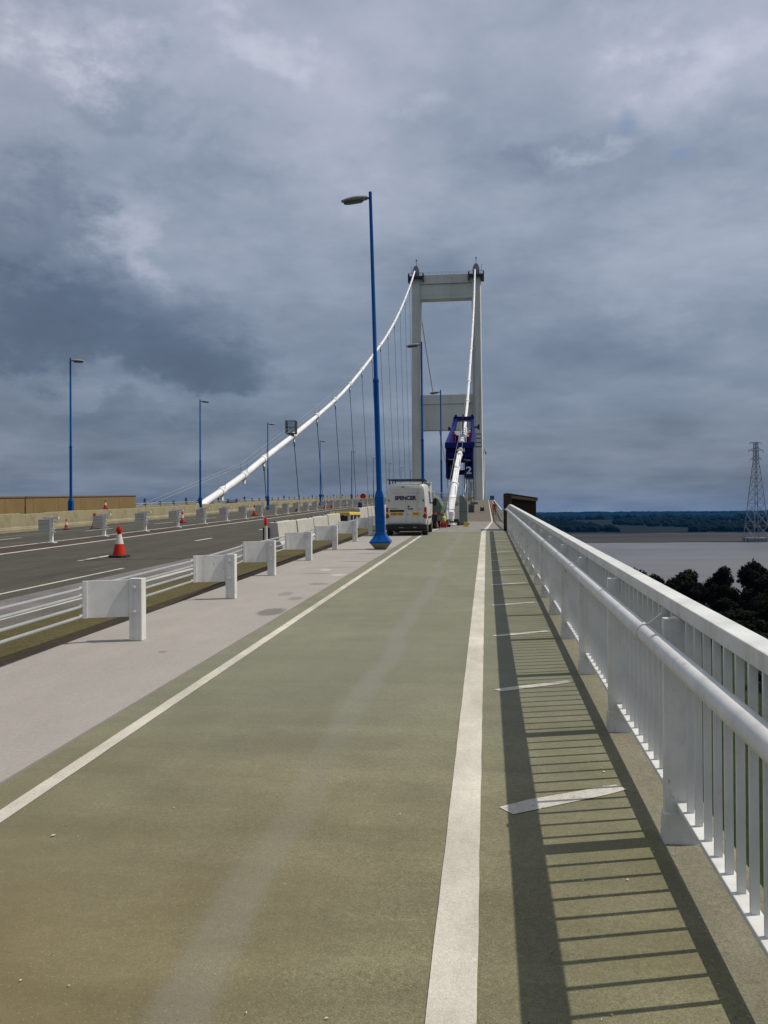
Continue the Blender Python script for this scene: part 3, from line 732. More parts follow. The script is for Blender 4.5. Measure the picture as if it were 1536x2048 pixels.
# ------------------------------------------------------------------ suspension cables
LP = [(74.5, 1.7), (78.5, 2.8), (83.9, 4.1), (91.9, 6.1), (100.8, 8.6), (115.6, 12.6), (131.7, 17.1), (147.9, 21.8), (160.1, 25.6), (179.3, 32.2), (199.2, 39.4), (223.9, 48.6), (248.5, 58.8), (270.9, 69.0), (288.2, 77.5), (305.8, 86.6), (318, 93.4)]
RP = [(86, .75), (90.9, 1.4), (94.7, 2.2), (106.4, 5.1), (119.4, 8.6), (144.1, 14.3), (160.9, 18.6), (182.8, 26.2), (212.5, 38.9), (253.7, 56.5), (288.7, 74.2), (303.5, 83.3), (318, 93.2)]
def crom(P, y):
    i = max(0, min(len(P)-2, next((k for k in range(len(P)-1) if P[k+1][0] >= y), len(P)-2)))
    a, b2 = P[i], P[i+1]; p = P[i-1] if i else a; q = P[i+2] if i+2 < len(P) else b2
    h = b2[0]-a[0]; t = (y-a[0])/h
    m0 = (b2[1]-p[1])/(b2[0]-p[0])*h; m1 = (q[1]-a[1])/(q[0]-a[0])*h
    return (2*t**3-3*t*t+1)*a[1]+(t**3-2*t*t+t)*m0+(-2*t**3+3*t*t)*b2[1]+(t**3-t*t)*m1
HY = [100.9+16.2*i for i in range(13)]
def cable(P, xf, label, shroud):
    o = (xf(P[0][0]), P[0][0], P[0][1])
    root = empty('suspension_cable', o, (0, 0, 0), label, 'cable', 'main suspension cables')
    pts = []; y = P[0][0]
    while y < 318: pts.append((xf(y), y, crom(P, y))); y += 3
    pts.append((xf(318), 318, P[-1][1]))
    for k in range(1, 50):
        d = 988*k/49; pts.append((xf(318), 318+d, 11+82*((d-494)/494)**2+(6*d/988)))
    rs = [(.36 if not shroud else .28) if p[1] < 130 else (.30 if p[1] < 318 else .28) for p in pts]
    mb = MB(); mb.tube(pts, rs, 12); mb.build('cable', MAT['white_cable'], root, smooth=60, off=o)
    def at(y): return V((xf(y), y, crom(P, y)))
    bands = [y for y in HY]+([84.5, 92.5] if not shroud else [])
    for y in bands:
        p, q = at(y-.55), at(y+.55); mb = MB(); mb.tube([p, q], .43, 12)
        m = at(y); mb.box(m.x-.1, m.x+.1, y-.3, y+.3, m.z-.95, m.z-.35)
        mb.build('cable_band', MAT['white_cable'], root, smooth=40, off=o)
        if y < 175:
            mb = MB()
            for s in (-.34, .34): mb.tube([m+V((s, 0, .2)), m+V((s*1.15, 0, 1.35))], .035, 6)
            mb.build('stanchion', MAT['galv'], root, off=o)
    for s in (-.39, .39):
        mb = MB(); pp = [(xf(y)+s, y, crom(P, y)+1.3) for y in ([92.5]+HY)] if not shroud else [(xf(y)+s, y, crom(P, y)+1.3) for y in HY]
        if not shroud: pp = [(xf(64)+s, 64, zroad(64)+.9)]+pp
        mb.tube(pp, .016, 5); mb.build('hand_rope', MAT['galv'], root, off=o)
    if shroud:
        mb = MB(); mb.tube([at(86), at(90.9), at(94.7), at(100), at(107)], [.52, .5, .48, .47, .45], 16); mb.build('lower_sleeve', MAT['white_cable'], root, smooth=50, off=o)
        mb = MB(); mb.tube([at(106.9), at(107.5)], .58, 16); mb.build('flange', MAT['white_cable'], root, smooth=40, off=o)
        for s_ in (-.25, .25):
            mb = MB(); mb.tube([at(y_)+V((s_, 0, .16)) for y_ in (108, 112, 117, 122, 127.5)], .13, 10); mb.build('side_tube', MAT['white_cable'], root, smooth=50, off=o)
        mb = MB(); mb.tube([at(127), at(128)], .5, 14); mb.build('tube_collar', MAT['white_cable'], root, smooth=40, off=o)
        for k in range(7):
            y = 139.5+2.5*k; mb = MB(); mb.tube([at(y), at(y+1.9)], [.60, .54], 16); mb.build('wrapping_band', MAT['white_cable'], root, smooth=40, off=o)
    return root, at
CL, atL = cable(LP, xcabL, 'left white main suspension cable sweeping up to the tower across the sky', False)
CR, atR = cable(RP, xcabR, 'right white main suspension cable running up through the navy gantry to the tower', True)
for side, at, xf, zf in (('left', atL, xcabL, zroad), ('right', atR, xcabR, zpath)):
    for i, y in enumerate(HY):
        if side == 'right' and y < 140: continue
        t = at(y); hgt = t.z-zf(y); yb = y+(1.2 if i == 0 else .30*hgt); yb = min(yb, y+14)
        bz = zf(yb)+.7
        mb = MB(); off = (xf(y), yb, bz)
        mb.tube([(t.x, y, t.z-.8), (xf(yb), yb, bz)], .055 if y < 180 else .045, 6)
        mb.tube([(t.x, y, t.z-.8), V((t.x, y, t.z-.8)).lerp(V((xf(yb), yb, bz)), min(.9/hgt, .3))], .10, 8)
        h = mb.build('hanger_rope', MAT['rope'], off=off); h.location = off
        tag(h, 'thin steel hanger rope dropping from the %s cable, %s one from its low end' % (side, ORD[HY.index(y)] if side == 'left' else ORD[HY.index(y)-3]), 'hanger', 'hanger ropes of the suspension cables')

# inspection cage standing on the left cable
p = atL(115.5); o = (p.x, 115.5, p.z+.35)
cg = empty('wire_cage', o, (0, 0, 0), 'dark wire mesh inspection cage standing on the left suspension cable', 'cage')
mb = MB(); w, d, h = .66, .6, 1.9
for sx in (-w, w):
    for sy in (-d, d): mb.bar((sx, sy, .15), (sx, sy, h), .07)
for z in (.15, 1.0, h):
    for s in (-1, 1): mb.bar((-w, s*d, z), (w, s*d, z), .06); mb.bar((s*w, -d, z), (s*w, d, z), .06)
mb.bar((-.3, 0, -.3), (-.3, 0, .15), .08); mb.bar((.3, 0, -.3), (.3, 0, .15), .08); mb.build('frame', MAT['dark'], cg)
mb = MB()
for s in (-1, 1):
    for k in range(1, 9): mb.bar((-w+2*w*k/9, s*d, .15), (-w+2*w*k/9, s*d, h), .028); mb.bar((s*w, -d+2*d*k/9, .15), (s*w, -d+2*d*k/9, h), .028)
    for k in range(1, 12): mb.bar((-w, s*d, .15+.146*k), (w, s*d, .15+.146*k), .028); mb.bar((s*w, -d, .15+.146*k), (s*w, d, .15+.146*k), .028)
mb.build('mesh_panel', MAT['rope'], cg)
mb = MB(); mb.box(-w, w, -d, d, .1, .15); mb.build('floor', MAT['dark'], cg)

# ------------------------------------------------------------------ bridge towers
def tower():
    z0 = 0.0; root = empty('bridge_tower', (-14.6, 318, z0), (0, 0, 0), 'pale grey portal tower of the suspension bridge, near one with two cross beams', 'bridge tower', 'towers of the bridge')
    o = (-14.6, 318, z0)
    def ring(xc, hw_, z):
        f, c_ = 2.9, .34
        return [(xc-hw_+c_, 318, z), (xc+hw_-c_, 318, z), (xc+hw_, 318+1.1, z), (xc+hw_, 318+f*2-1.1, z), (xc+hw_-c_, 318+f*2, z), (xc-hw_+c_, 318+f*2, z), (xc-hw_, 318+f*2-1.1, z), (xc-hw_, 318+1.1, z)]
    for s, (xt, xb) in (('l', (-25.85, -26.15)), ('r', (-3.45, -3.15))):
        mb = MB(); mb.loft([ring(xb, 1.95, -46), ring(xb, 1.9, 4), ring((xt+xb)/2, 1.82, 48), ring(xt, 1.75, 90.6)])
        leg = mb.build('leg', MAT['tower'], root, off=o, bevel=.05)
        mb = MB()
        for k in range(9): # raised joints between the welded lifts
            z = 12+9*k; hwk = 1.9-.15*(z-4)/86.6; xc = lerp(xb, xt, (z+46)/136.6)
            mb.box(xc-hwk+.38, xc+hwk-.38, 317.96, 318.02, z, z+.09)
        mb.build('joint_strip', MAT['tower'], leg, off=o)
        xc = xt
        mb = MB(); mb.box(xc-2.75, xc+2.75, 316.6, 325.2, 90.3, 91.0)
        for dx in (-2.7, 2.7): mb.box(xc+dx-.25, xc+dx+.25, 316.6, 320, 89.0, 92.0)
        for k in range(7): mb.bar((xc-2.7+.9*k, 316.65, 91), (xc-2.7+.9*k, 316.65, 92.2), .09)
        mb.bar((xc-2.7, 316.65, 92.2), (xc+2.7, 316.65, 92.2), .1); mb.build('top_platform', MAT['dark'], root, off=o)
        mb = MB(); mb.prism([(xc-1.35, 91.0), (xc+1.35, 91.0), (xc+1.2, 93.6), (xc+.55, 95.0), (xc-.55, 95.0), (xc-1.2, 93.6)], 317.2, 323.0); mb.build('saddle_housing', MAT['grey'], root, off=o, bevel=.05)
        mb = MB(); mb.tube([(xc, 320, 94.8), (xc, 320, 97.6)], .09, 6); mb.lathe([(.0, 97.5), (.24, 97.6), (.24, 98.1), (0, 98.3)], 8, (xc, 320, 0)); mb.build('beacon', MAT['dark'], root, off=o)
        mb = MB(); mb.tube([(xc+1.6*(1 if s == 'r' else -.9), 319, 91), (xc+2.2*(1 if s == 'r' else -.9), 319, 95.2)], .07, 5); mb.build('aerial', MAT['dark'], root, off=o)
    mb = MB(); mb.box(-24.3, -5.0, 318.5, 323.3, 82.7, 88.3); mb.box(-24.3, -5.0, 318.05, 323.5, 88.3, 91.6)
    mb.box(-24.3, -5.0, 318.44, 323.3, 84.0, 84.12); mb.build('top_beam', MAT['tower'], root, off=o, bevel=.04)
    mb = MB()
    for k in range(13): mb.bar((-24+1.55*k, 318.4, 91.6), (-24+1.55*k, 318.4, 92.7), .07)
    for z in (92.2, 92.7): mb.bar((-24.2, 318.4, z), (-5.2, 318.4, z), .07)
    mb.build('guard_rail', MAT['galv'], root, off=o)
    mb = MB(); mb.box(-24.4, -4.9, 318.5, 323.3, 33.5, 43.2); mb.box(-24.4, -4.9, 318.2, 323.5, 43.2, 46.6); mb.build('middle_beam', MAT['tower'], root, off=o, bevel=.04)
    mb = MB(); mb.box(-24.4, -4.9, 318.5, 323.3, -8, 1); mb.build('deck_beam', MAT['tower'], root, off=o, bevel=.04)
    return root
T1 = tower()
T2 = dup(T1, (-14.6, 1306, 5.5), None, 'distant second portal tower of the bridge, showing beside the right leg of the near one')

# ------------------------------------------------------------------ people
def figure(name, label, loc, rz, pose, hat=None, cloth='red_cloth', scale=1.0):
    J = dict(pelvis=((0, 0, .96), .125), spine=((0, 0, 1.13), .12), chest=((0, .0, 1.32), .145), neck=((0, .0, 1.49), .058), head=((0, .015, 1.585), .08), crown=((0, .01, 1.69), .082))
    for s, n in ((-1, 'l'), (1, 'r')):
        J.update({n+'sh': ((s*.175, 0, 1.415), .072), n+'el': ((s*.25, .0, 1.14), .047), n+'wr': ((s*.26, .06, .89), .034), n+'hip': ((s*.095, 0, .9), .10), n+'kn': ((s*.105, .02, .5), .068), n+'an': ((s*.11, -.03, .09), .05), n+'toe': ((s*.125, .12, .045), .042)})
    for k, v in pose.items(): J[k] = (v, J[k][1])
    E_ = [('pelvis', 'spine'), ('spine', 'chest'), ('chest', 'neck'), ('neck', 'head'), ('head', 'crown')]
    for n in 'lr': E_ += [('chest', n+'sh'), (n+'sh', n+'el'), (n+'el', n+'wr'), ('pelvis', n+'hip'), (n+'hip', n+'kn'), (n+'kn', n+'an'), (n+'an', n+'toe')]
    keys = list(J); me = bpy.data.meshes.new('body'); me.from_pydata([J[k][0] for k in keys], [(keys.index(a), keys.index(b2)) for a, b2 in E_], [])
    ob = bpy.data.objects.new('body', me); link(ob); sm = ob.modifiers.new('skin', 'SKIN')
    for i, k in enumerate(keys):
        sv = me.skin_vertices[0].data[i]; r = J[k][1]; sv.radius = (r*1.25, r*.85) if k in ('chest', 'spine', 'pelvis') else (r, r); sv.use_root = (k == 'pelvis')
    sb = ob.modifiers.new('sub', 'SUBSURF'); sb.levels = sb.render_levels = 2
    dg = bpy.context.evaluated_depsgraph_get(); ev = ob.evaluated_get(dg); m2 = bpy.data.meshes.new_from_object(ev)
    verts = [v.co.copy() for v in m2.vertices]; faces = [list(p.vertices) for p in m2.polygons]; bpy.data.objects.remove(ob)
    mb = MB(); mb.raw(verts, faces)
    hz = V(J['head'][0])
    mi = []
    for f in faces:
        c_ = sum((verts[i] for i in f), V())/len(f)
        if c_.z > J['neck'][0][2]+.02 and (c_-V(J['crown'][0])).length < .26: mi.append(1)
        elif c_.z < .13: mi.append(2)
        elif min((c_-V(J[n+'wr'][0])).length for n in 'lr') < .035: mi.append(1)
        else: mi.append(0)
    mb.mi = mi
    mb.cur = 1
    for n, s in (('l', -1), ('r', 1)):        # hands: palm, four unequal fingers, thumb
        w = V(J[n+'wr'][0]); d = (w-V(J[n+'el'][0])).normalized(); side = V((0, 1, 0)) if abs(d.y) < .8 else V((0, 0, 1)); side = (side-d*side.dot(d)).normalized(); inn = d.cross(side)
        mb.tube([w-d*.01, w+d*.05, w+d*.095], [.026, .036, .03], 8)
        for k, L in enumerate((.066, .078, .072, .055)):
            b0 = w+d*.09+side*(.028-.019*k); mb.tube([b0, b0+d*L*.5, b0+d*L*.85-inn*s*.02], [.009, .0085, .006], 6)
        b0 = w+d*.035+side*.032; mb.tube([b0, b0+d*.03+side*.025, b0+d*.06+side*.03], [.011, .010, .007], 6)
    h0 = V(J['crown'][0]); fw = V((0, 1, 0))
    mb.tube([h0+fw*.075+V((0, 0, -.03)), h0+fw*.10+V((0, 0, -.075))], [.012, .017], 6)      # nose
    for s in (-1, 1):
        mb.tube([h0+V((s*.078, 0, -.03)), h0+V((s*.09, -.012, -.085))], [.016, .011], 6)     # ears
        mb.cur = 2; mb.tube([h0+V((s*.03, .072, -.03)), h0+V((s*.03, .082, -.03))], [.011, .008], 6); mb.cur = 1
    mb.cur = 2; mb.tube([h0+V((-.022, .078, -.115)), h0+V((.022, .078, -.115))], .006, 5); mb.cur = 0
    root = empty(name, loc, (0, 0, rz), label, 'person'); root.scale = (scale,)*3
    body = mb.build('body', [MAT[cloth], MAT['skin'], MAT['boot']], root, smooth=70)
    mb = MB(); n = 14
    if hat:
        mb.lathe([(.118, .0), (.112, .02), (.104, .06), (.075, .115), (.03, .14), (0, .142)], n, tuple(h0+V((0, -.005, -.005)))); mb.tube([h0+V((0, .06, 0)), h0+V((0, .15, -.012))], [.09, .06], 8, T=None); mb.build('helmet', MAT[hat], root, smooth=50)
    else:
        rings = []
        for i in range(6):
            a = i/5*pi*.62; rings.append([(h0.x+.094*sin(a+.02)*cos(2*pi*k/n), h0.y-.012+.102*sin(a+.02)*sin(2*pi*k/n), h0.z-.015+.105*cos(a)-(.05 if sin(2*pi*k/n) < -.2 and i == 5 else 0)) for k in range(n)])
        mb.loft(rings, cap=False); mb.build('hair', MAT['hair'], root, smooth=80)
    return root
walk = dict(lkn=(-.105, .14, .52), lan=(-.11, .22, .10), ltoe=(-.115, .36, .06), rkn=(.105, -.02, .5), ran=(.12, -.27, .13), rtoe=(.125, -.16, .045), lel=(-.27, -.10, 1.15), lwr=(-.27, -.04, .9), rel=(.27, .06, 1.14), rwr=(.26, .22, .95))
figure('person', 'person in red overalls walking away along the right side of the bridge path', (.97, 112.5, zpath(112.5)), R(4), walk, None)
work = dict(lel=(-.28, .12, 1.2), lwr=(-.15, .36, 1.22), rel=(.28, .14, 1.2), rwr=(.13, .37, 1.25), chest=((0, .05, 1.33)), neck=(0, .09, 1.49), head=(0, .12, 1.58), crown=(0, .13, 1.68))
g0 = atR(142)
figure('person', 'person in red overalls and pale helmet working left of the cable in the gantry', (-5.25, 140.2, 13.2), R(-20), work, 'hat_yellow', scale=1.2)
figure('person', 'person in red overalls and yellow helmet working right of the cable in the gantry', (-2.72, 140.6, 13.4), R(20), work, 'hat_yellow', scale=1.2)

# ------------------------------------------------------------------ navy cable gantry
o = (-4.2, 140, 7.4)
ga = empty('cable_gantry', o, (0, 0, 0), 'navy blue working gantry hung round the right suspension cable', 'gantry')
def part(name, m, fn, bevel=.03, par=None):
    mb = MB(); fn(mb); return mb.build(name, MAT[m], par or ga, off=o, bevel=bevel)
def lower(xa, xb):
    def f(mb):
        mb.box(xa, xa+.3, 133.6, 140.5, 7.45, 12.1); mb.box(xb-.3, xb, 133.6, 140.5, 7.45, 12.1); mb.box(xa+.3, xb-.3, 140.2, 140.5, 7.45, 12.1)
        mb.box(xa+.3, xb-.3, 133.9, 134.0, 10.7, 12.1); mb.box(xa+.3, xb-.3, 133.9, 134.0, 7.45, 9.3); mb.box(xa+.3, xb-.3, 134.0, 140.2, 7.45, 7.65)
    return f
bl = part('side_box', 'navy', lower(-6.4, -4.72)); br = part('side_box', 'navy', lower(-3.45, -2.1))
part('cross_beam', 'navy', lambda mb: mb.box(-6.5, -2.0, 133.0, 134.2, 12.1, 12.95))
part('cross_beam', 'navy', lambda mb: (mb.box(-4.72, -3.45, 140.0, 140.3, 8.2, 9.0), mb.box(-4.72, -3.45, 140.0, 140.2, 10.2, 12.0), mb.box(-6.4, -5.6, 134.2, 142.5, 12.1, 12.5), mb.box(-2.8, -2.1, 134.2, 142.5, 12.1, 12.6)))
def legs(mb):
    for a, b2 in (((-6.15, 140, 13.1), (-5.25, 146.5, 18.3)), ((-2.3, 140, 13.1), (-2.45, 146.5, 18.3)), ((-6.15, 143.2, 13.1), (-5.25, 147.5, 18.3)), ((-2.3, 143.2, 13.1), (-2.45, 147.5, 18.3))): mb.bar(a, b2, .62, .5)
    mb.bar((-6.2, 133.6, 12.8), (-5.5, 143.5, 16.4), .5); mb.bar((-2.1, 133.6, 12.8), (-2.2, 143.5, 16.4), .5)
part('portal_leg', 'navy', legs)
part('top_beam', 'navy', lambda mb: (mb.box(-5.6, -2.1, 145.8, 147.6, 17.75, 18.45), mb.box(-5.4, -5.0, 145.6, 147.6, 18.45, 18.75), mb.box(-2.6, -2.2, 145.6, 147.6, 18.45, 18.75)))
part('centre_strut', 'dark', lambda mb: mb.bar((-3.95, 145.7, 18.8), (-4.0, 145.2, 15.4), .22))
part('outrigger', 'dark', lambda mb: (mb.bar((-6.2, 144, 16.2), (-5.6, 144, 16.1), .3), mb.box(-6.45, -6.15, 143.8, 144.2, 15.85, 16.55)))
part('outrigger', 'dark', lambda mb: (mb.bar((-2.2, 144, 16.4), (-1.4, 144, 16.4), .3), mb.box(-1.5, -1.15, 143.8, 144.2, 16.0, 16.85)))
part('back_board', 'navy', lambda mb: (mb.box(-6.2, -4.75, 146.0, 146.1, 12.9, 15.3), mb.box(-3.4, -2.2, 146.0, 146.1, 12.9, 15.0)))
part('working_platform', 'dark', lambda mb: (mb.box(-6.2, -4.7, 139.2, 143, 12.95, 13.18), mb.box(-3.5, -2.2, 139.2, 143, 13.1, 13.38)), .0)
part('hoist', 'dark', lambda mb: (mb.tube([(-5.2, 135, 10.0), (-4.8, 135, 10.0)], .5, 12), mb.box(-5.7, -5.1, 133.5, 135, 8.0, 9.4), mb.tube([(-3.2, 133.7, 9.9), (-2.6, 133.7, 10.2)], .3, 10)))
part('yellow_block', 'yellow', lambda mb: mb.box(-4.15, -3.75, 130.4, 130.8, 11.3, 11.75))
part('tie_bar', 'galv', lambda mb: (mb.bar((-5.9, 132.9, 10.25), (-4.4, 132.9, 10.4), .12), mb.bar((-3.6, 132.9, 10.25), (-2.5, 132.9, 10.1), .1)), 0)
def net(mb):
    for k in range(9):
        x = -6.2+.1*k*5; 
        if -4.9 < x < -3.6: continue
        mb.tube([(x, 134.3+.3*(k % 3), 7.5), (x+.12*sin(k), 134.4, 5.9-.35*(k % 4))], .04, 5)
part('hanging_rope', 'rope', net, 0)
def cage(mb):
    for sx in (-1.75, -.85):
        for sy in (141, 142.2): mb.bar((sx, sy, 12.9), (sx, sy, 15.0), .09)
    for z in (12.9, 13.6, 14.3, 15.0):
        for sy in (141, 142.2): mb.bar((-1.75, sy, z), (-.85, sy, z), .08)
        for sx in (-1.75, -.85): mb.bar((sx, 141, z), (sx, 142.2, z), .08)
    mb.bar((-2.2, 141.6, 12.95), (-1.75, 141.6, 12.95), .12)
part('side_cage', 'green_m', cage, 0)
def text_mesh(name, s, size, m, parent, loc, rot, sx=1.0, bold=.0, ext=.003):
    cu = bpy.data.curves.new(name, 'FONT'); cu.body = s; cu.size = size; cu.offset = bold; cu.extrude = ext; cu.align_x = 'CENTER'; cu.align_y = 'CENTER'
    t_ = bpy.data.objects.new(name, cu); link(t_); dg = bpy.context.evaluated_depsgraph_get(); me = bpy.data.meshes.new_from_object(t_.evaluated_get(dg)); bpy.data.objects.remove(t_)
    me.materials.clear(); me.materials.append(m); o_ = bpy.data.objects.new(name, me); link(o_, parent); o_.location = loc; o_.rotation_euler = rot; o_.scale = (sx, 1, 1); return o_
text_mesh('number', '2', 1.55, MAT['white'], br, (-2.8-o[0], 133.5-o[1], 8.55-o[2]), (pi/2, 0, 0), 1.2, .03)
part('number_board', 'navy', lambda mb: mb.box(-3.2, -2.3, 133.54, 133.58, 7.8, 9.2), 0, br)

# debris netting hanging below the gantry beside the tower leg
o = (-2.9, 120, zpath(120))
nt = empty('debris_netting', o, (0, 0, 0), 'pale green debris netting hung on ropes under the gantry to the right of the cable', 'netting')
for i in range(13):
    x = -3.6+.15*i; mb = MB(); y = 121
    mb.loft([[(x-.022+.06*sin(z*1.9+i), y+.05*sin(z*3+i), z), (x+.022+.06*sin(z*1.9+i), y+.06, z), (x+.022+.06*sin(z*1.9+i), y+.08, z), (x-.022+.06*sin(z*1.9+i), y+.08, z)] for z in [zpath(120)+.5+.5*k for k in range(int(11-abs(i-7)*.7-2*(i % 3)))]])
    mb.build('net_strip', MAT['sheet'], nt, off=o)
mb = MB()
for i in range(6): mb.tube([(-3.5+.33*i, 120.9, zpath(120)), (-3.45+.31*i, 120.9, 7.6)], .022, 5)
mb.build('rope', MAT['rope'], nt, off=o)

# ------------------------------------------------------------------ white van
def vring(y, z0, zt, hw_, ins, shoulder=.62):
    """closed outline of the van body in the xz plane at length y"""
    h = zt-z0; P = [(hw_*.96, z0), (hw_, z0+.12), (hw_, z0+h*.42), (hw_-ins*.35, z0+h*.68), (hw_-ins*.8, zt-.16), (hw_-ins*1.15, zt-.06), (hw_-ins*1.9, zt-.012), (hw_*.35, zt+.012)]
    return [(x, y, z) for x, z in P]+[(-x, y, z) for x, z in reversed(P)]
van = empty('van', (-3.06, 32.2, zpath(32.2)), (R(1.2), 0, R(.4)), 'white high-roofed van with closed rear doors and navy lettering, parked behind the large lamp post', 'van')
Wd = MAT['van']
mb = MB(); Z0 = .36
mb.loft([vring(.0, Z0, 1.90, .745, .085), vring(.035, Z0, 1.945, .765, .085), vring(.12, Z0, 1.975, .775, .085), vring(1.0, Z0, 2.0, .78, .085), vring(2.5, Z0, 1.99, .78, .085), vring(2.75, Z0, 1.95, .78, .09),
         vring(3.35, Z0, 1.28, .78, .05), vring(3.5, Z0, 1.18, .77, .04), vring(4.05, Z0, 1.02, .73, .04), vring(4.18, Z0+.05, .82, .66, .04)])
body = mb.build('body', Wd, van, smooth=38)
def vp(name, m, fn, par=None, bevel=.004):
    mb = MB(); fn(mb); return mb.build(name, MAT[m] if isinstance(m, str) else m, par or van, bevel=bevel)
for s in (-1, 1):          # two rear doors standing a little proud, gaps between them
    def door(mb, s=s):
        a, b2 = (.012, .665) if s > 0 else (-.665, -.012)
        top = .60 if s > 0 else -.60
        T = None
        pol = [(a, .47), (b2, .47), (b2, 1.2), (top if s > 0 else b2, 1.80), (.012 if s > 0 else -.012, 1.84)] if s > 0 else [(a, .47), (b2, .47), (b2, 1.84), (top, 1.80), (a, 1.2)]
        vs = [(x, y, z) for y in (-.016, .03) for x, z in pol]; n = len(pol)
        mb.raw(vs, [tuple(range(n)), tuple(range(2*n-1, n-1, -1))]+[(i, n+i, n+(i+1) % n, (i+1) % n) for i in range(n)])
    d = vp('rear_door', Wd, door, bevel=.008)
    vp('panel_crease', 'grey', lambda mb, s=s: mb.box(s*.05 if s > 0 else -.6, .6 if s > 0 else -.05, -.0185, -.0155, 1.615, 1.624), d, 0)
    vp('hinge', 'black', lambda mb, s=s: (mb.box(s*.665-.02, s*.665+.02, -.028, -.01, .7, .78), mb.box(s*.655-.02, s*.655+.02, -.028, -.01, 1.3, 1.38)), d)
    if s > 0:
        vp('handle', 'black', lambda mb: (mb.box(.06, .27, -.035, -.016, 1.0, 1.035),), d)
        vp('lock', 'black', lambda mb: (mb.tube([(.065, -.016, .80), (.065, -.026, .80)], .02, 10),), d)
        vp('badge', 'navy_letter', lambda mb: (mb.loft([[(.10+.055*cos(2*pi*k/16), y, 1.105+.028*sin(2*pi*k/16)) for k in range(16)] for y in (-.016, -.024)]),), d)
        vp('script_badge', 'grey', lambda mb: (mb.box(.46, .56, -.02, -.016, 1.0, 1.02),), d, 0)
        vp('yellow_plate', 'plate_yellow', lambda mb: (mb.box(.24, .52, -.022, -.016, .765, .90),), d)
        vp('plate_marks', 'black', lambda mb: [mb.box(.275+.034*k, .295+.034*k, -.0235, -.0221, .80, .86) for k in range(6)], d, 0)
    else:
        vp('grab_recess', 'black', lambda mb: (mb.box(-.62, -.07, -.022, -.016, .905, .985),), d)
        vp('trim_strip', 'grey', lambda mb: (mb.box(-.62, -.28, -.022, -.016, 1.03, 1.05),), d)
        vp('number_plate', 'plate_amber', lambda mb: (mb.box(-.60, -.12, -.022, -.016, .765, .885),), d)
        vp('plate_marks', 'black', lambda mb: [mb.box(-.56+.056*k, -.53+.056*k, -.0235, -.0221, .795, .86) for k in range(8) if k != 4], d, 0)
text_mesh('lettering', 'SPENCER', .205, MAT['navy_letter'], van, (-.02, -.0225, 1.425), (pi/2, 0, 0), 1.0, .010, .002)
bpy.data.objects['lettering'].scale = (.97, 1, 1)
vp('brake_light', 'black', lambda mb: (mb.box(-.17, -.05, -.012, .02, 1.84, 1.868),))
for s in (-1, 1):
    def tl(mb, s=s):
        mb.loft([[(s*.685, -.005, z), (s*(.765-o_), -.005, z), (s*(.79-o_), .05, z), (s*(.79-o_), .14, z), (s*.70, .14, z)] for z, o_ in ((.66, .0), (1.08, .012))])
    l = vp('tail_light', 'red_lens', tl)
    vp('light_divider', 'plate_amber', lambda mb, s=s: (mb.box(min(s*.69, s*.775), max(s*.69, s*.775), -.010, .0, .83, .9),), l)
vp('rear_bumper', 'black', lambda mb: (mb.box(-.77, .77, -.10, .2, .24, .44), mb.box(-.60, .60, -.15, -.02, .36, .45), mb.box(-.74, .74, -.03, .4, .16, .26)), None, .03)
vp('fog_light', 'grey', lambda mb: (mb.box(.28, .40, -.108, -.1, .30, .345), mb.box(-.26, -.1, -.108, -.1, .30, .33)))
vp('underbody', 'black', lambda mb: (mb.box(-.66, .66, .1, 4.0, .2, .42), mb.tube([(.42, -.02, .2), (.42, .5, .2)], .035, 8)))
for s in (-1, 1):
    for y in (.62, 3.35):
        mb = MB(); mb.tube([(s*.57, y, .30), (s*.60, y, .30), (s*.76, y, .30), (s*.785, y, .30)], [.27, .305, .305, .28], 24); w = mb.build('wheel', MAT['rubber'], van, smooth=35)
        mb = MB(); mb.tube([(s*.77, y, .30), (s*.792, y, .30)], [.19, .17], 18); mb.build('rim', MAT['grey'], w, smooth=35)
    vp('mud_flap', 'black', lambda mb, s=s: mb.box(min(s*.58, s*.78), max(s*.58, s*.78), .27, .285, .08, .36))
    vp('side_moulding', 'black', lambda mb, s=s: mb.box(min(s*.775, s*.792), max(s*.775, s*.792), 1.0, 3.0, .62, .70))
    vp('cab_window', 'glass', lambda mb, s=s: mb.loft([[(s*.772, 2.05, 1.22), (s*.772, 2.95, 1.22), (s*.742, 2.72, 1.7), (s*.742, 2.05, 1.7)], [(s*.79, 2.05, 1.22), (s*.79, 2.95, 1.22), (s*.758, 2.72, 1.7), (s*.758, 2.05, 1.7)]]))
    def mirror(mb, s=s): mb.bar((s*.77, 2.85, 1.22), (s*.93, 2.83, 1.22), .05); mb.loft([[(s*.87, 2.80, 1.10), (s*1.02, 2.80, 1.12), (s*1.02, 2.80, 1.40), (s*.89, 2.80, 1.42)], [(s*.89, 2.92, 1.14), (s*1.0, 2.92, 1.15), (s*1.0, 2.92, 1.36), (s*.9, 2.92, 1.37)]])
    vp('door_mirror', 'black', mirror, None, .012)
vp('windscreen', 'glass', lambda mb: mb.loft([[(-.62, 2.80, 1.90), (.62, 2.80, 1.90), (.66, 3.33, 1.31), (-.66, 3.33, 1.31)], [(-.62, 2.82, 1.93), (.62, 2.82, 1.93), (.66, 3.36, 1.33), (-.66, 3.36, 1.33)]]))
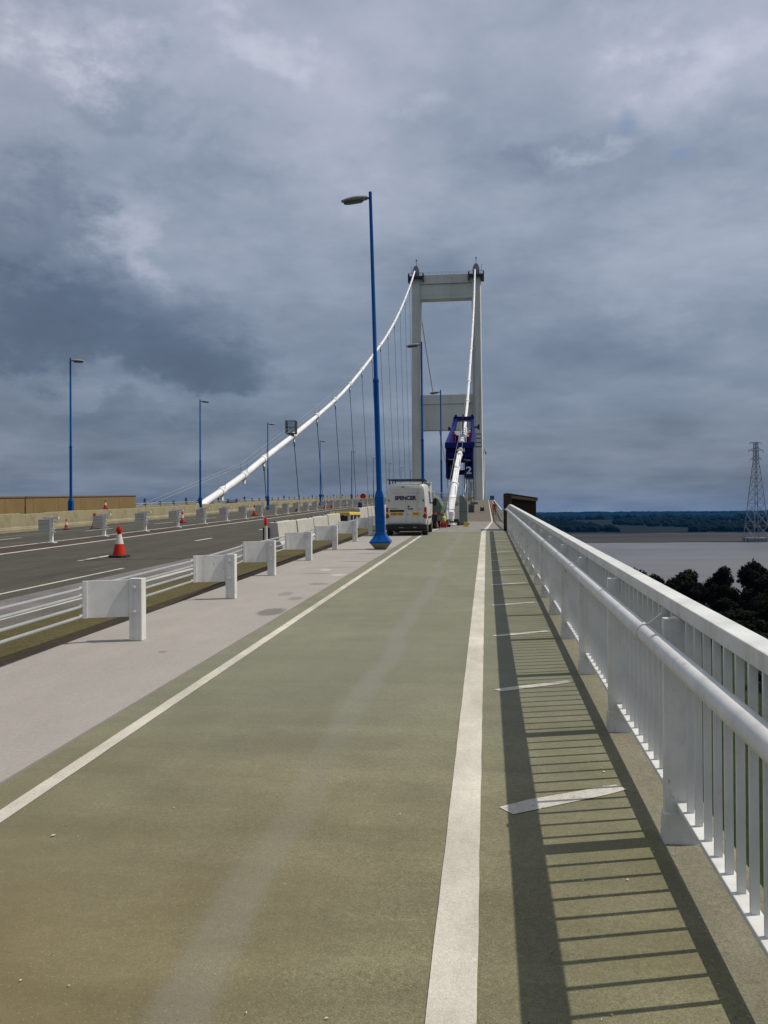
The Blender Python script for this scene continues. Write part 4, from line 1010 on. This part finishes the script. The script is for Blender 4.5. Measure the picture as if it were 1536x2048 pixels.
def rack(mb):
    for y in (.08, .6, 1.15, 1.7, 2.25): mb.bar((-.64, y, 2.115), (.66, y, 2.115), .045, .03)
    for x in (-.62, .62):
        mb.bar((x, .05, 2.13), (x, 2.35, 2.13), .035)
        for y in (.1, 1.15, 2.25): mb.bar((x, y, 1.96), (x, y, 2.12), .04)
    mb.bar((-.4, .1, 2.13), (-.4, 2.3, 2.13), .025); mb.bar((.2, .1, 2.13), (.2, 2.3, 2.13), .025)
    mb.tube([(-.72, .12, 2.135), (.72, .12, 2.135)], .028, 8)
vp('roof_rack', 'dark', rack)

# ------------------------------------------------------------------ works lorry in front of the van
lz = zpath(44)
lo = empty('works_lorry', (-3.35, 43.6, lz), (0, 0, 0), 'white-roofed lorry with a green-grey covered load, half hidden in front of the van', 'lorry')
def lp(name, m, fn, par=None, bevel=.02):
    mb = MB(); fn(mb); return mb.build(name, MAT[m], par or lo, bevel=bevel)
cb_ = lp('cab', 'van', lambda mb: mb.loft([[(-.85, .05, .5), (.46, .05, .5), (.46, 1.7, .5), (-.85, 1.7, .5)], [(-.85, .0, 1.5), (.46, .0, 1.5), (.46, 1.7, 1.5), (-.85, 1.7, 1.5)], [(-.80, .16, 2.30), (.42, .16, 2.30), (.42, 1.65, 2.30), (-.80, 1.65, 2.30)], [(-.78, .24, 2.38), (.40, .24, 2.38), (.40, 1.6, 2.38), (-.78, 1.6, 2.38)]]))
lp('rear_window', 'glass', lambda mb: mb.loft([[(-.74, -.02, 1.62), (.38, -.02, 1.62), (.36, .125, 2.2), (-.72, .125, 2.2)], [(-.74, .03, 1.62), (.38, .03, 1.62), (.36, .17, 2.2), (-.72, .17, 2.2)]]), cb_, 0)
lp('roof_hood', 'van', lambda mb: mb.box(-.82, .5, -.02, .6, 2.3, 2.40), cb_)
lp('load_cover', 'green_m', lambda mb: mb.loft([[(x, y, z*k) for x, z in ((-.8, .75), (.86, .75), (.98, 1.2), (.78, 1.62), (.30, 1.95), (-.75, 2.0))] for y, k in ((1.75, .97), (2.4, 1.04), (3.2, .98), (4.4, 1.02), (5.2, .95))]), None, .05)
lp('chassis', 'black', lambda mb: mb.box(-.8, .8, .3, 5.2, .4, .74))
for s in (-.68, .62):
    for y in (.8, 4.2):
        mb = MB(); mb.tube([(s-.12, y, .38), (s+.12, y, .38)], .38, 20); w = mb.build('wheel', MAT['rubber'], lo, smooth=35)
        mb = MB(); mb.tube([(s-.125, y, .38), (s+.125, y, .38)], .2, 14); mb.build('rim', MAT['grey'], w, smooth=35)
lp('mirror', 'van', lambda mb: (mb.bar((.46, .1, 1.75), (.60, .02, 1.78), .04), mb.box(.53, .68, -.05, .03, 1.52, 1.92)))

# ------------------------------------------------------------------ works compound at the cable base
def fence_panel(x, y, w, h, rz, label):
    z = zpath(y); r = empty('mesh_fence_panel', (x, y, z), (0, 0, rz), label, 'fence panel', 'temporary mesh fence panels at the cable base')
    mb = MB()
    for a in (0, w): mb.tube([(a, 0, .05), (a, 0, h)], .025, 8)
    for zz in (.15, h*.55, h): mb.tube([(0, 0, zz), (w, 0, zz)], .022, 8)
    mb.build('frame', MAT['galv'], r, smooth=40); mb = MB(); n = int(w/.09)
    for k in range(1, n): mb.bar((w*k/n, 0, .15), (w*k/n, 0, h), .014)
    for k in range(1, 11): mb.bar((0, 0, .15+(h-.15)*k/11), (w, 0, .15+(h-.15)*k/11), .012)
    mb.build('wire_mesh', MAT['galv'], r)
    for a in (0, w):
        mb = MB(); mb.box(a-.1, a+.1, -.28, .28, 0, .14); mb.build('foot_block', MAT['rubber'], r, bevel=.02)
fence_panel(-3.2, 50.2, .95, 2.0, 0, 'mesh fence panel just right of the lorry cover, left of the white cable base')
fence_panel(-3.0, 62.5, 1.05, 2.0, R(-3), 'mesh fence panel standing in front of the sloping white cable')
fence_panel(-2.0, 60.5, .62, 2.0, R(-5), 'narrow mesh fence panel close behind the grey sheeted cabinet')
def thing(name, label, cat, loc, rz=0, group=None): return empty(name, loc, (0, 0, rz), label, cat, group)
# grey sheeted cabinet
t_ = thing('sheeted_cabinet', 'tall cabinet wrapped in grey-green sheeting right of the cable base', 'cabinet', (-1.62, 58, zpath(58)))
mb = MB(); mb.loft([[(x, y, z) for x, z in ((-.27, .12), (.29, .12), (.30, 1.2), (.27, 1.62), (.04, 1.98), (-.16, 2.08), (-.26, 1.98))] for y in (0, .25, .5, .8)]); mb.build('sheet', MAT['sheet'], t_, bevel=.03)
mb = MB(); mb.box(-.25, .27, .02, .78, 0, .13); mb.build('pallet', MAT['wood_pale'], t_)
mb = MB(); mb.bar((-.27, -.01, .9), (.31, -.01, .95), .03); mb.build('strap', MAT['rope'], t_)
# plinth trolley with white drum
t_ = thing('flat_trolley', 'low dark flat trolley at the foot of the white cable', 'trolley', (-2.25, 55.5, zpath(55.5)))
mb = MB(); mb.box(-.46, .46, 0, 1.2, .2, .3); mb.box(-.42, -.12, .05, .9, .3, .42); mb.box(.08, .40, .1, .9, .3, .44); mb.build('bed', MAT['dark'], t_, bevel=.01)
for s in (-.36, .36):
    for y in (.15, 1.0):
        mb = MB(); mb.tube([(s-.04, y, .11), (s+.04, y, .11)], .11, 12); mb.build('wheel', MAT['rubber'], t_, smooth=40)
mb = MB(); mb.lathe([(.0, .3), (.10, .3), (.10, .55), (.085, .6), (0, .61)], 14, (-.02, -.02, 0)); tag(mb.build('drum', MAT['white'], smooth=40, off=(0, 0, .3)), 'small white drum standing on the flat trolley', 'drum').location = (-2.25, 55.45, zpath(55.5)+.303)
for i, (x, y, h, r, lb) in enumerate([(-2.86, 60.5, .92, .10, 'slim white upright pipe left of the cable foot'), (-2.48, 60.2, .95, .2, 'stout white upright pipe in front of the cable foot')]):
    t_ = thing('upright_pipe', lb, 'pipe', (x, y, zpath(y)), 0, 'white upright pipes at the cable foot')
    mb = MB(); mb.lathe([(r*.9, 0), (r, .02), (r, h-.03), (r*.85, h)], 14); mb.build('pipe', MAT['white_cable'], t_, smooth=40)
    mb = MB(); mb.lathe([(r*1.35, -.01), (r*1.35, .05), (r, .07)], 14); mb.build('flange', MAT['white_cable'], t_, smooth=40)
t_ = thing('fuel_can', 'red plastic fuel can on the path edge below the lorry load', 'fuel can', (-2.42, 47.8, zpath(47.8)), .3)
mb = MB(); mb.box(-.15, .15, -.09, .09, 0, .27); mb.prism([(-.15, .27), (.15, .27), (.06, .33), (-.09, .33)], -.08, .08); mb.build('body', MAT['red'], t_, bevel=.025)
mb = MB(); mb.tube([(-.06, 0, .32), (-.06, 0, .39), (.07, 0, .39), (.07, 0, .33)], .016, 8); mb.build('handle', MAT['red'], t_, smooth=50)
mb = MB(); mb.tube([(.11, 0, .29), (.14, 0, .37)], .03, 10); mb.build('cap', MAT['black'], t_, smooth=50)
t_ = thing('gas_bottle', 'lime yellow gas bottle behind the red fuel can', 'gas bottle', (-2.56, 50.0, zpath(50)))
mb = MB(); mb.lathe([(.0, 0), (.15, 0), (.17, .04), (.17, .5), (.13, .62), (.05, .68), (0, .68)], 16); mb.build('body', MAT['lime'], t_, smooth=50)
mb = MB(); mb.lathe([(.09, .68), (.10, .70), (.10, .82), (.085, .82)], 14); mb.build('collar', MAT['lime'], t_, smooth=50); mb = MB(); mb.tube([(-.17, -.1, .45), (-.21, -.12, .45)], .07, 12); mb.build('gauge', MAT['white'], t_, smooth=40)
t_ = thing('tool_box', 'small yellow tool crate on the path beside the sheeted cabinet', 'tool box', (-1.27, 51.8, zpath(51.8)), .15)
mb = MB(); mb.box(-.14, .14, -.1, .1, 0, .2); mb.build('body', MAT['yellow'], t_, bevel=.015); mb = MB(); mb.prism([(-.15, .2), (.15, .2), (.10, .28), (-.10, .28)], -.11, .11); mb.build('lid', MAT['yellow'], t_, bevel=.01)
mb = MB(); mb.tube([(-.07, 0, .27), (-.07, 0, .34), (.07, 0, .34), (.07, 0, .27)], .012, 6); mb.build('handle', MAT['black'], t_, smooth=50)
# generator set farther along, with timber stacked on it
gz = zpath(128); t_ = thing('generator_set', 'dark green skid generator standing on the bridge path left of the walkway line', 'generator', (-2.35, 128, gz))
mb = MB(); mb.box(-.45, .45, 0, 1.6, .15, 1.15); mb.box(-.48, .48, -.04, 1.64, 1.15, 1.22); mb.build('canopy', MAT['green_m'], t_, bevel=.03)
mb = MB()
for k in range(7): mb.box(-.38, .0, -.012, 0, .3+.1*k, .35+.1*k)
mb.build('louvre', MAT['dark'], t_); mb = MB(); mb.box(-.4, .42, -.1, 1.6, 0, .15); mb.box(.06, .4, -.02, 0, .35, 1.0); mb.build('skid', MAT['black'], t_)
mb = MB(); mb.tube([(.25, .8, 1.2), (.25, .8, 1.6)], .05, 8); mb.build('exhaust', MAT['dark'], t_, smooth=40)
mb = MB()
for k in range(4):
    for j in range(3): mb.box(-.55+.02*k, .62-.04*j, .1+.24*k, .30+.24*k, 1.23+.11*j, 1.33+.11*j)
tag(mb.build('timber_stack', MAT['wood_pale'], off=(0, .8, 1.23)), 'brown timber baulks stacked on top of the green generator', 'timber').location = (-1.95, 128.8, gz+1.223)
t_ = thing('cable_drum', 'dark cable drum beside the green generator near the tower leg', 'cable drum', (-.75, 130, zpath(130)))
mb = MB(); mb.tube([(-.3, 0, .45), (-.26, 0, .45)], .45, 20); mb.build('flange', MAT['wood'], t_, smooth=40); mb = MB(); mb.tube([(.26, 0, .45), (.3, 0, .45)], .45, 20); mb.build('flange', MAT['wood'], t_, smooth=40)
mb = MB(); mb.tube([(-.26, 0, .45), (.26, 0, .45)], .3, 18); mb.build('coil', MAT['dark'], t_, smooth=40)
# square sign beyond the walker
t_ = thing('square_sign', 'small dark blue-grey square sign above the walking person', 'sign', (.72, 124, zpath(124)))
mb = MB(); mb.tube([(0, 0, 0), (0, 0, 2.5)], .03, 8); mb.build('post', MAT['galv'], t_, smooth=40); mb = MB(); mb.box(-.3, .3, -.05, -.03, 1.9, 2.5); mb.build('plate', paint('sign_blue', (.05, .08, .13), .5), t_, bevel=.01)

# ------------------------------------------------------------------ traffic cones
def make_cone():
    r = empty('traffic_cone', (0, 0, 0), (0, 0, 0), 'x', 'traffic cone', 'traffic cones standing on the carriageways')
    mb = MB(); mb.loft([[(x*k, y*k, z) for x, y in ((-.27, -.16), (-.16, -.27), (.16, -.27), (.27, -.16), (.27, .16), (.16, .27), (-.16, .27), (-.27, .16))] for z, k in ((0, 1), (.045, .98), (.06, .9))]); mb.build('base', MAT['rubber'], r)
    mb = MB(); mb.lathe([(.19, .055), (.185, .09), (.12, .38)], 20); mb.build('lower_cone', MAT['orange'], r, smooth=50)
    mb = MB(); mb.lathe([(.124, .38), (.066, .66)], 20); mb.build('white_sleeve', MAT['cone_white'], r, smooth=50)
    mb = MB(); mb.lathe([(.063, .66), (.056, .72), (.082, .73), (.088, .78), (.08, .84), (.05, .855), (.05, .89), (.02, .90)], 18); mb.build('top', MAT['orange'], r, smooth=50)
    return r
K0 = make_cone()
CON = [(-10.62, 23.6, zroad, 1.0, 'orange and white traffic cone alone on the dark road by a lane dash'),
       (-22.25, 42.9, zroad, .62, 'small cone before the mossy blocks, first cone beyond the central reserve'),
       (-21.0, 43.6, zroad, .95, 'orange cone beyond the reserve just left of the second T shaped post'),
       (-19.2, 52.0, zroad, .8, 'orange cone beyond the reserve below the foot of the left cable'),
       (-19.1, 68.5, zroad, 1.0, 'orange cone beyond the reserve left of the white barrier blocks'),
       (-19.0, 84.0, zroad, 1.0, 'orange cone beyond the reserve above the near end of the whitewashed blocks'),
       (-18.6, 97.0, zroad, 1.1, 'orange cone of a close pair above the middle of the whitewashed blocks, left one'),
       (-18.3, 99.5, zroad, 1.1, 'orange cone of a close pair above the middle of the whitewashed blocks, right one'),
       (-18.9, 114.0, zroad, 1.0, 'far orange cone beyond the reserve, left of the blue canister')]
for i, (x, y, zf, s, lb) in enumerate(CON):
    o = K0 if i == 0 else dup(K0)
    o.location = (x, y, zf(y)+.006); o.scale = (s, s, s); o.rotation_euler = (0, 0, .3*i); o['label'] = lb
o = dup(K0, (-23.85, 51.0, zroad(51)+.95), (0, 0, .4), 'cone perched on top of the mossy concrete blocks in front of the ochre boarding'); o.scale = (.62,)*3
o = dup(K0, (-2.74, 45.2, zpath(45.2)+.004), (0, 0, .2), 'faded cone on the path between the van and the red fuel can', 'traffic cones standing on the carriageways'); o.scale = (.95,)*3
# delineator post at the end of the whitewashed blocks
t_ = thing('marker_post', 'slim white marker post with a red top at the near end of the whitewashed blocks', 'marker post', (-7.03, 26.55, zroad(26.55)+.006))
mb = MB(); mb.lathe([(.17, 0), (.17, .04), (.06, .07)], 14); mb.build('foot', MAT['rubber'], t_, smooth=40); mb = MB(); mb.lathe([(.055, .06), (.05, .78)], 14); mb.build('tube', MAT['cone_white'], t_, smooth=40)
mb = MB(); mb.lathe([(.06, .78), (.055, 1.0), (.03, 1.03)], 14); mb.build('red_top', MAT['orange'], t_, smooth=40)
# yellow plant between the block rows
t_ = thing('compressor', 'yellow-topped compressor standing in the gap between the whitewashed blocks', 'compressor', (-6.75, 38.6, zroad(38.6)))
mb = MB(); mb.loft([[(-.5, y, .78), (.5, y, .78), (.46, y, .93), (-.46, y, .93)] for y in (0, 3.4)]); mb.build('canopy', MAT['yellow'], t_, bevel=.03)
for x in (-.42, .42):
    for y in (.12, 1.2, 2.3, 3.3):
        mb = MB(); mb.box(x-.05, x+.05, y-.07, y+.07, .25, .78); mb.build('corner_post', MAT['concrete_white'], t_)
mb = MB(); mb.box(-.36, .36, .2, 3.2, .25, .74); mb.build('engine', MAT['dark'], t_, bevel=.03)
for x in (-.4, .4):
    for y in (.7, 2.7):
        mb = MB(); mb.tube([(x-.08, y, .2), (x+.08, y, .2)], .2, 16); mb.build('wheel', MAT['rubber'], t_, smooth=40)
mb = MB(); mb.lathe([(0, 0), (.105, 0), (.115, .03), (.115, .24), (.09, .28), (0, .28)], 14)
tag(mb.build('canister', MAT['navy_letter'], smooth=40), 'small dark blue canister standing on a whitewashed block left of the lamp post', 'canister').location = (-6.54, 43.6, zroad(43.6)+1.03)
# round warning sign at the far end of the reserve
t_ = thing('warning_sign', 'round orange warning sign at the far end of the central reserve', 'sign', (-17.7, 121, zroad(121)))
mb = MB(); mb.tube([(0, 0, 0), (0, 0, 1.0)], .04, 8); mb.build('post', MAT['galv'], t_, smooth=40); mb = MB(); mb.tube([(0, -.04, 1.3), (0, -.06, 1.3)], .42, 18); mb.build('disc', MAT['orange'], t_, smooth=40)

# ------------------------------------------------------------------ air
mb = MB(); mb.box(-9000, 9000, -2500, 11000, -90, 130)
hz = mb.build('haze', bpy.data.materials.new('haze')); tag(hz, kind='stuff')
m = hz.data.materials[0]; m.use_nodes = True; t = m.node_tree; t.nodes.clear()
out = t.nodes.new('ShaderNodeOutputMaterial'); pv = t.nodes.new('ShaderNodeVolumePrincipled'); pv.inputs['Color'].default_value = (.02, .30, .82, 1); pv.inputs['Density'].default_value = 3.0e-5
t.links.new(pv.outputs[0], out.inputs['Volume'])

# ------------------------------------------------------------------ sky and sun
SUN_AZ, SUN_EL = 74.5, 54.3          # degrees clockwise from +Y, degrees up
w = bpy.data.worlds.new('World'); S.world = w; w.use_nodes = True; t = w.node_tree; t.nodes.clear()
wo = t.nodes.new('ShaderNodeOutputWorld'); bg = t.nodes.new('ShaderNodeBackground'); t.links.new(bg.outputs[0], wo.inputs[0]); bg.inputs['Strength'].default_value = .1
sky = t.nodes.new('ShaderNodeTexSky'); sky.sky_type = 'NISHITA'; sky.sun_disc = False; sky.sun_elevation = R(SUN_EL); sky.sun_rotation = R(SUN_AZ); sky.air_density = 1.2; sky.dust_density = 1.5
g = t.nodes.new('ShaderNodeTexCoord').outputs['Generated']
sep = t.nodes.new('ShaderNodeSeparateXYZ'); t.links.new(g, sep.inputs[0]); X, Y, Z = sep.outputs
az = math_n(t, 'MULTIPLY', math_n(t, 'ARCTAN2', X, Y), 180/pi); el = math_n(t, 'MULTIPLY', math_n(t, 'ARCSINE', Z), 180/pi)
def comb(x, y, z=0.0):
    n = t.nodes.new('ShaderNodeCombineXYZ')
    for i, q in enumerate((x, y, z)):
        if isinstance(q, (int, float)): n.inputs[i].default_value = q
        else: t.links.new(q, n.inputs[i])
    return n.outputs[0]
zz = math_n(t, 'ADD', math_n(t, 'MAXIMUM', Z, 0.0), .16)
pl = comb(math_n(t, 'DIVIDE', X, zz), math_n(t, 'DIVIDE', Y, zz), .3)
n1 = noise_n(t, pl, 1.15, 7, .56, (1, 1, 1), (2.1, .7, 0)); n2 = noise_n(t, pl, 3.1, 6, .6, (1, 1, 1), (7, 3, 1)); n0 = noise_n(t, pl, .5, 3, .5, (1, 1, 1), (4, 1, 2))
wx = noise_n(t, comb(az, el), .11, 6, .62, (1, 1.5, 1), (3, 5, 0)); wy = noise_n(t, comb(az, el), .11, 6, .62, (1, 1.5, 1), (31, 15, 0))
azw = math_n(t, 'ADD', az, rng(t, wx, .25, .75, -6, 6, False)); elw = math_n(t, 'ADD', el, rng(t, wy, .25, .75, -3.2, 3.2, False))
azs = math_n(t, 'ADD', az, rng(t, n2, .25, .75, -.7, .7, False)); els = math_n(t, 'ADD', el, rng(t, wx, .25, .75, -.5, .5, False))
def blob(a0, e0, ra, re, hard=0.0, ax=None):
    A, Eo = ax or (azw, elw)
    dx = math_n(t, 'DIVIDE', math_n(t, 'SUBTRACT', A, a0), ra); dy = math_n(t, 'DIVIDE', math_n(t, 'SUBTRACT', Eo, e0), re)
    d = math_n(t, 'SQRT', math_n(t, 'ADD', math_n(t, 'MULTIPLY', dx, dx), math_n(t, 'MULTIPLY', dy, dy)))
    return rng(t, d, hard, 1.0, 1, 0)
val = rng(t, el, 2, 30, .32, .74, False)
val = math_n(t, 'ADD', val, rng(t, n1, .3, .7, -.15, .15, False)); val = math_n(t, 'ADD', val, math_n(t, 'MULTIPLY', rng(t, n2, .3, .7, -.05, .05, False), rng(t, el, 8, 20, .3, 1))); val = math_n(t, 'ADD', val, rng(t, n0, .3, .7, -.07, .07, False))
bw = math_n(t, 'ABSOLUTE', math_n(t, 'SUBTRACT', noise_n(t, pl, 2.2, 6, .58, (1, 1, 1), (12, 9, 3)), .5)); val = math_n(t, 'ADD', val, math_n(t, 'MULTIPLY', rng(t, bw, 0, .2, -.055, .075, False), rng(t, el, 9, 20, .15, 1)))
for a0, e0, ra, re, amp, hd in [(-25, 12.0, 16, 4.8, -.25, .1), (-17.5, 10.6, 7, 1.9, -.12, .2), (-31, 15, 9, 8, -.20, .1), (-29, 19, 5, 4, -.10, .1), (-26, 4.5, 12, 3, -.06, .1), (-18.5, 21.5, 6, 3.5, -.09, .2), (-24.5, 25.5, 5, 2.2, -.10, .2),
                               (-23.4, 17.4, 3.6, 3.2, .13, .0), (-22.9, 16.2, 2.4, 2.2, .07, .0), (-28, 28, 6, 3.2, .12, .2), (-16, 28.5, 7, 2.4, .11, .2), (-3, 25.8, 3.6, 1.8, .10, .0), (12, 26.3, 6, 3.2, .09, .0), (-4, 28, 60, 12, .075, .0), (4, 20, 18, 9, .04, .1), (16, 26.5, 10, 6, .13, .0), (10, 16, 14, 6, .04, .0), (-27, 27.5, 6, 3, .08, .0), (7.5, 23.1, 3.4, 1.3, .06, .0), (7, 22.9, 5, 1.4, .12, .1),
                               (3.5, 22.6, 4.5, 2.2, -.08, .2), (-8, 22, 8, 4, .05, .1), (-20, 8.2, 13, 1.5, .06, .2), (8, 9, 14, 5, -.05, .2), (15, 15, 9, 7, .10, .2), (-24, 6.3, 10, 1.4, -.05, .2)]:
    val = math_n(t, 'ADD', val, math_n(t, 'MULTIPLY', blob(a0, e0, ra, re, hd), amp))
cr = t.nodes.new('ShaderNodeValToRGB'); t.links.new(val, cr.inputs[0]); e = cr.color_ramp.elements
e[0].position = 0.0; e[0].color = (.075, .10, .155, 1); e[1].position = 1.0; e[1].color = (.68, .70, .80, 1)
for pos, c_ in ((.2, (.10, .135, .20)), (.42, (.195, .24, .325)), (.62, (.315, .362, .455)), (.8, (.445, .475, .58))):
    q = e.new(pos); q.color = c_+(1,)
cloud = cr.outputs[0]
warm = mixc(t, rng(t, az, -22, -34, 0, .3), cloud, mixc(t, 1.0, cloud, (1.08, 1.0, .93), 'MULTIPLY'))
cl10 = mixc(t, 1.0, warm, (10, 10, 10), 'MULTIPLY')
gap = math_n(t, 'ADD', blob(9.15, 23.9, .95, 1.25, .1, (azs, els)), blob(12.5, 22.0, 1.1, .55, .1, (azs, els)), True)
gap = math_n(t, 'ADD', gap, math_n(t, 'MULTIPLY', blob(10.9, 19.9, .7, 1.0, .1, (azs, els)), .35), True)
gap = math_n(t, 'MULTIPLY', gap, .5)
blue = mixc(t, .4, mixc(t, 1.0, sky.outputs[0], (1.0, 1.0, 1.0), 'MULTIPLY'), (1.2, 1.9, 3.6))
skyc = mixc(t, gap, cl10, blue)
skyc = mixc(t, .10, skyc, sky.outputs[0])
# below the horizon the dome is a dull grey
skyc = mixc(t, rng(t, el, -6, 0, 1, 0), skyc, (1.3, 1.5, 1.8))
t.links.new(skyc, bg.inputs['Color'])

sl = bpy.data.lights.new('sun', 'SUN'); sl.energy = 3.6; sl.angle = R(.53); sl.color = (1, .94, .84)
so = bpy.data.objects.new('sun', sl); link(so); so.location = (60, 20, 80)
d = V((sin(R(SUN_AZ))*cos(R(SUN_EL)), cos(R(SUN_AZ))*cos(R(SUN_EL)), sin(R(SUN_EL))))
so.rotation_euler = d.to_track_quat('Z', 'Y').to_euler()

# ------------------------------------------------------------------ camera
cam = bpy.data.cameras.new('camera'); co = bpy.data.objects.new('camera', cam); link(co)
right = V((0.99268947, 0.12049434, -0.00698121)); up = V((0.00740319, -0.00305477, 0.99996793)); fwd = V((-0.12046915, 0.99270931, 0.00392448))
m4 = M.Identity(4)
for r_ in range(3): m4[r_][0] = right[r_]; m4[r_][1] = up[r_]; m4[r_][2] = -fwd[r_]; m4[r_][3] = (0, 0, CAMH)[r_]
co.matrix_world = m4
cam.sensor_fit = 'VERTICAL'; cam.sensor_height = 36; cam.lens = 36*FOCAL/2048; cam.clip_start = .05; cam.clip_end = 30000
S.camera = co
S.view_settings.view_transform = 'Standard'; S.view_settings.look = 'None'; S.view_settings.exposure = 0; S.view_settings.gamma = 1
S.cycles.volume_bounces = 0; S.cycles.max_bounces = 6
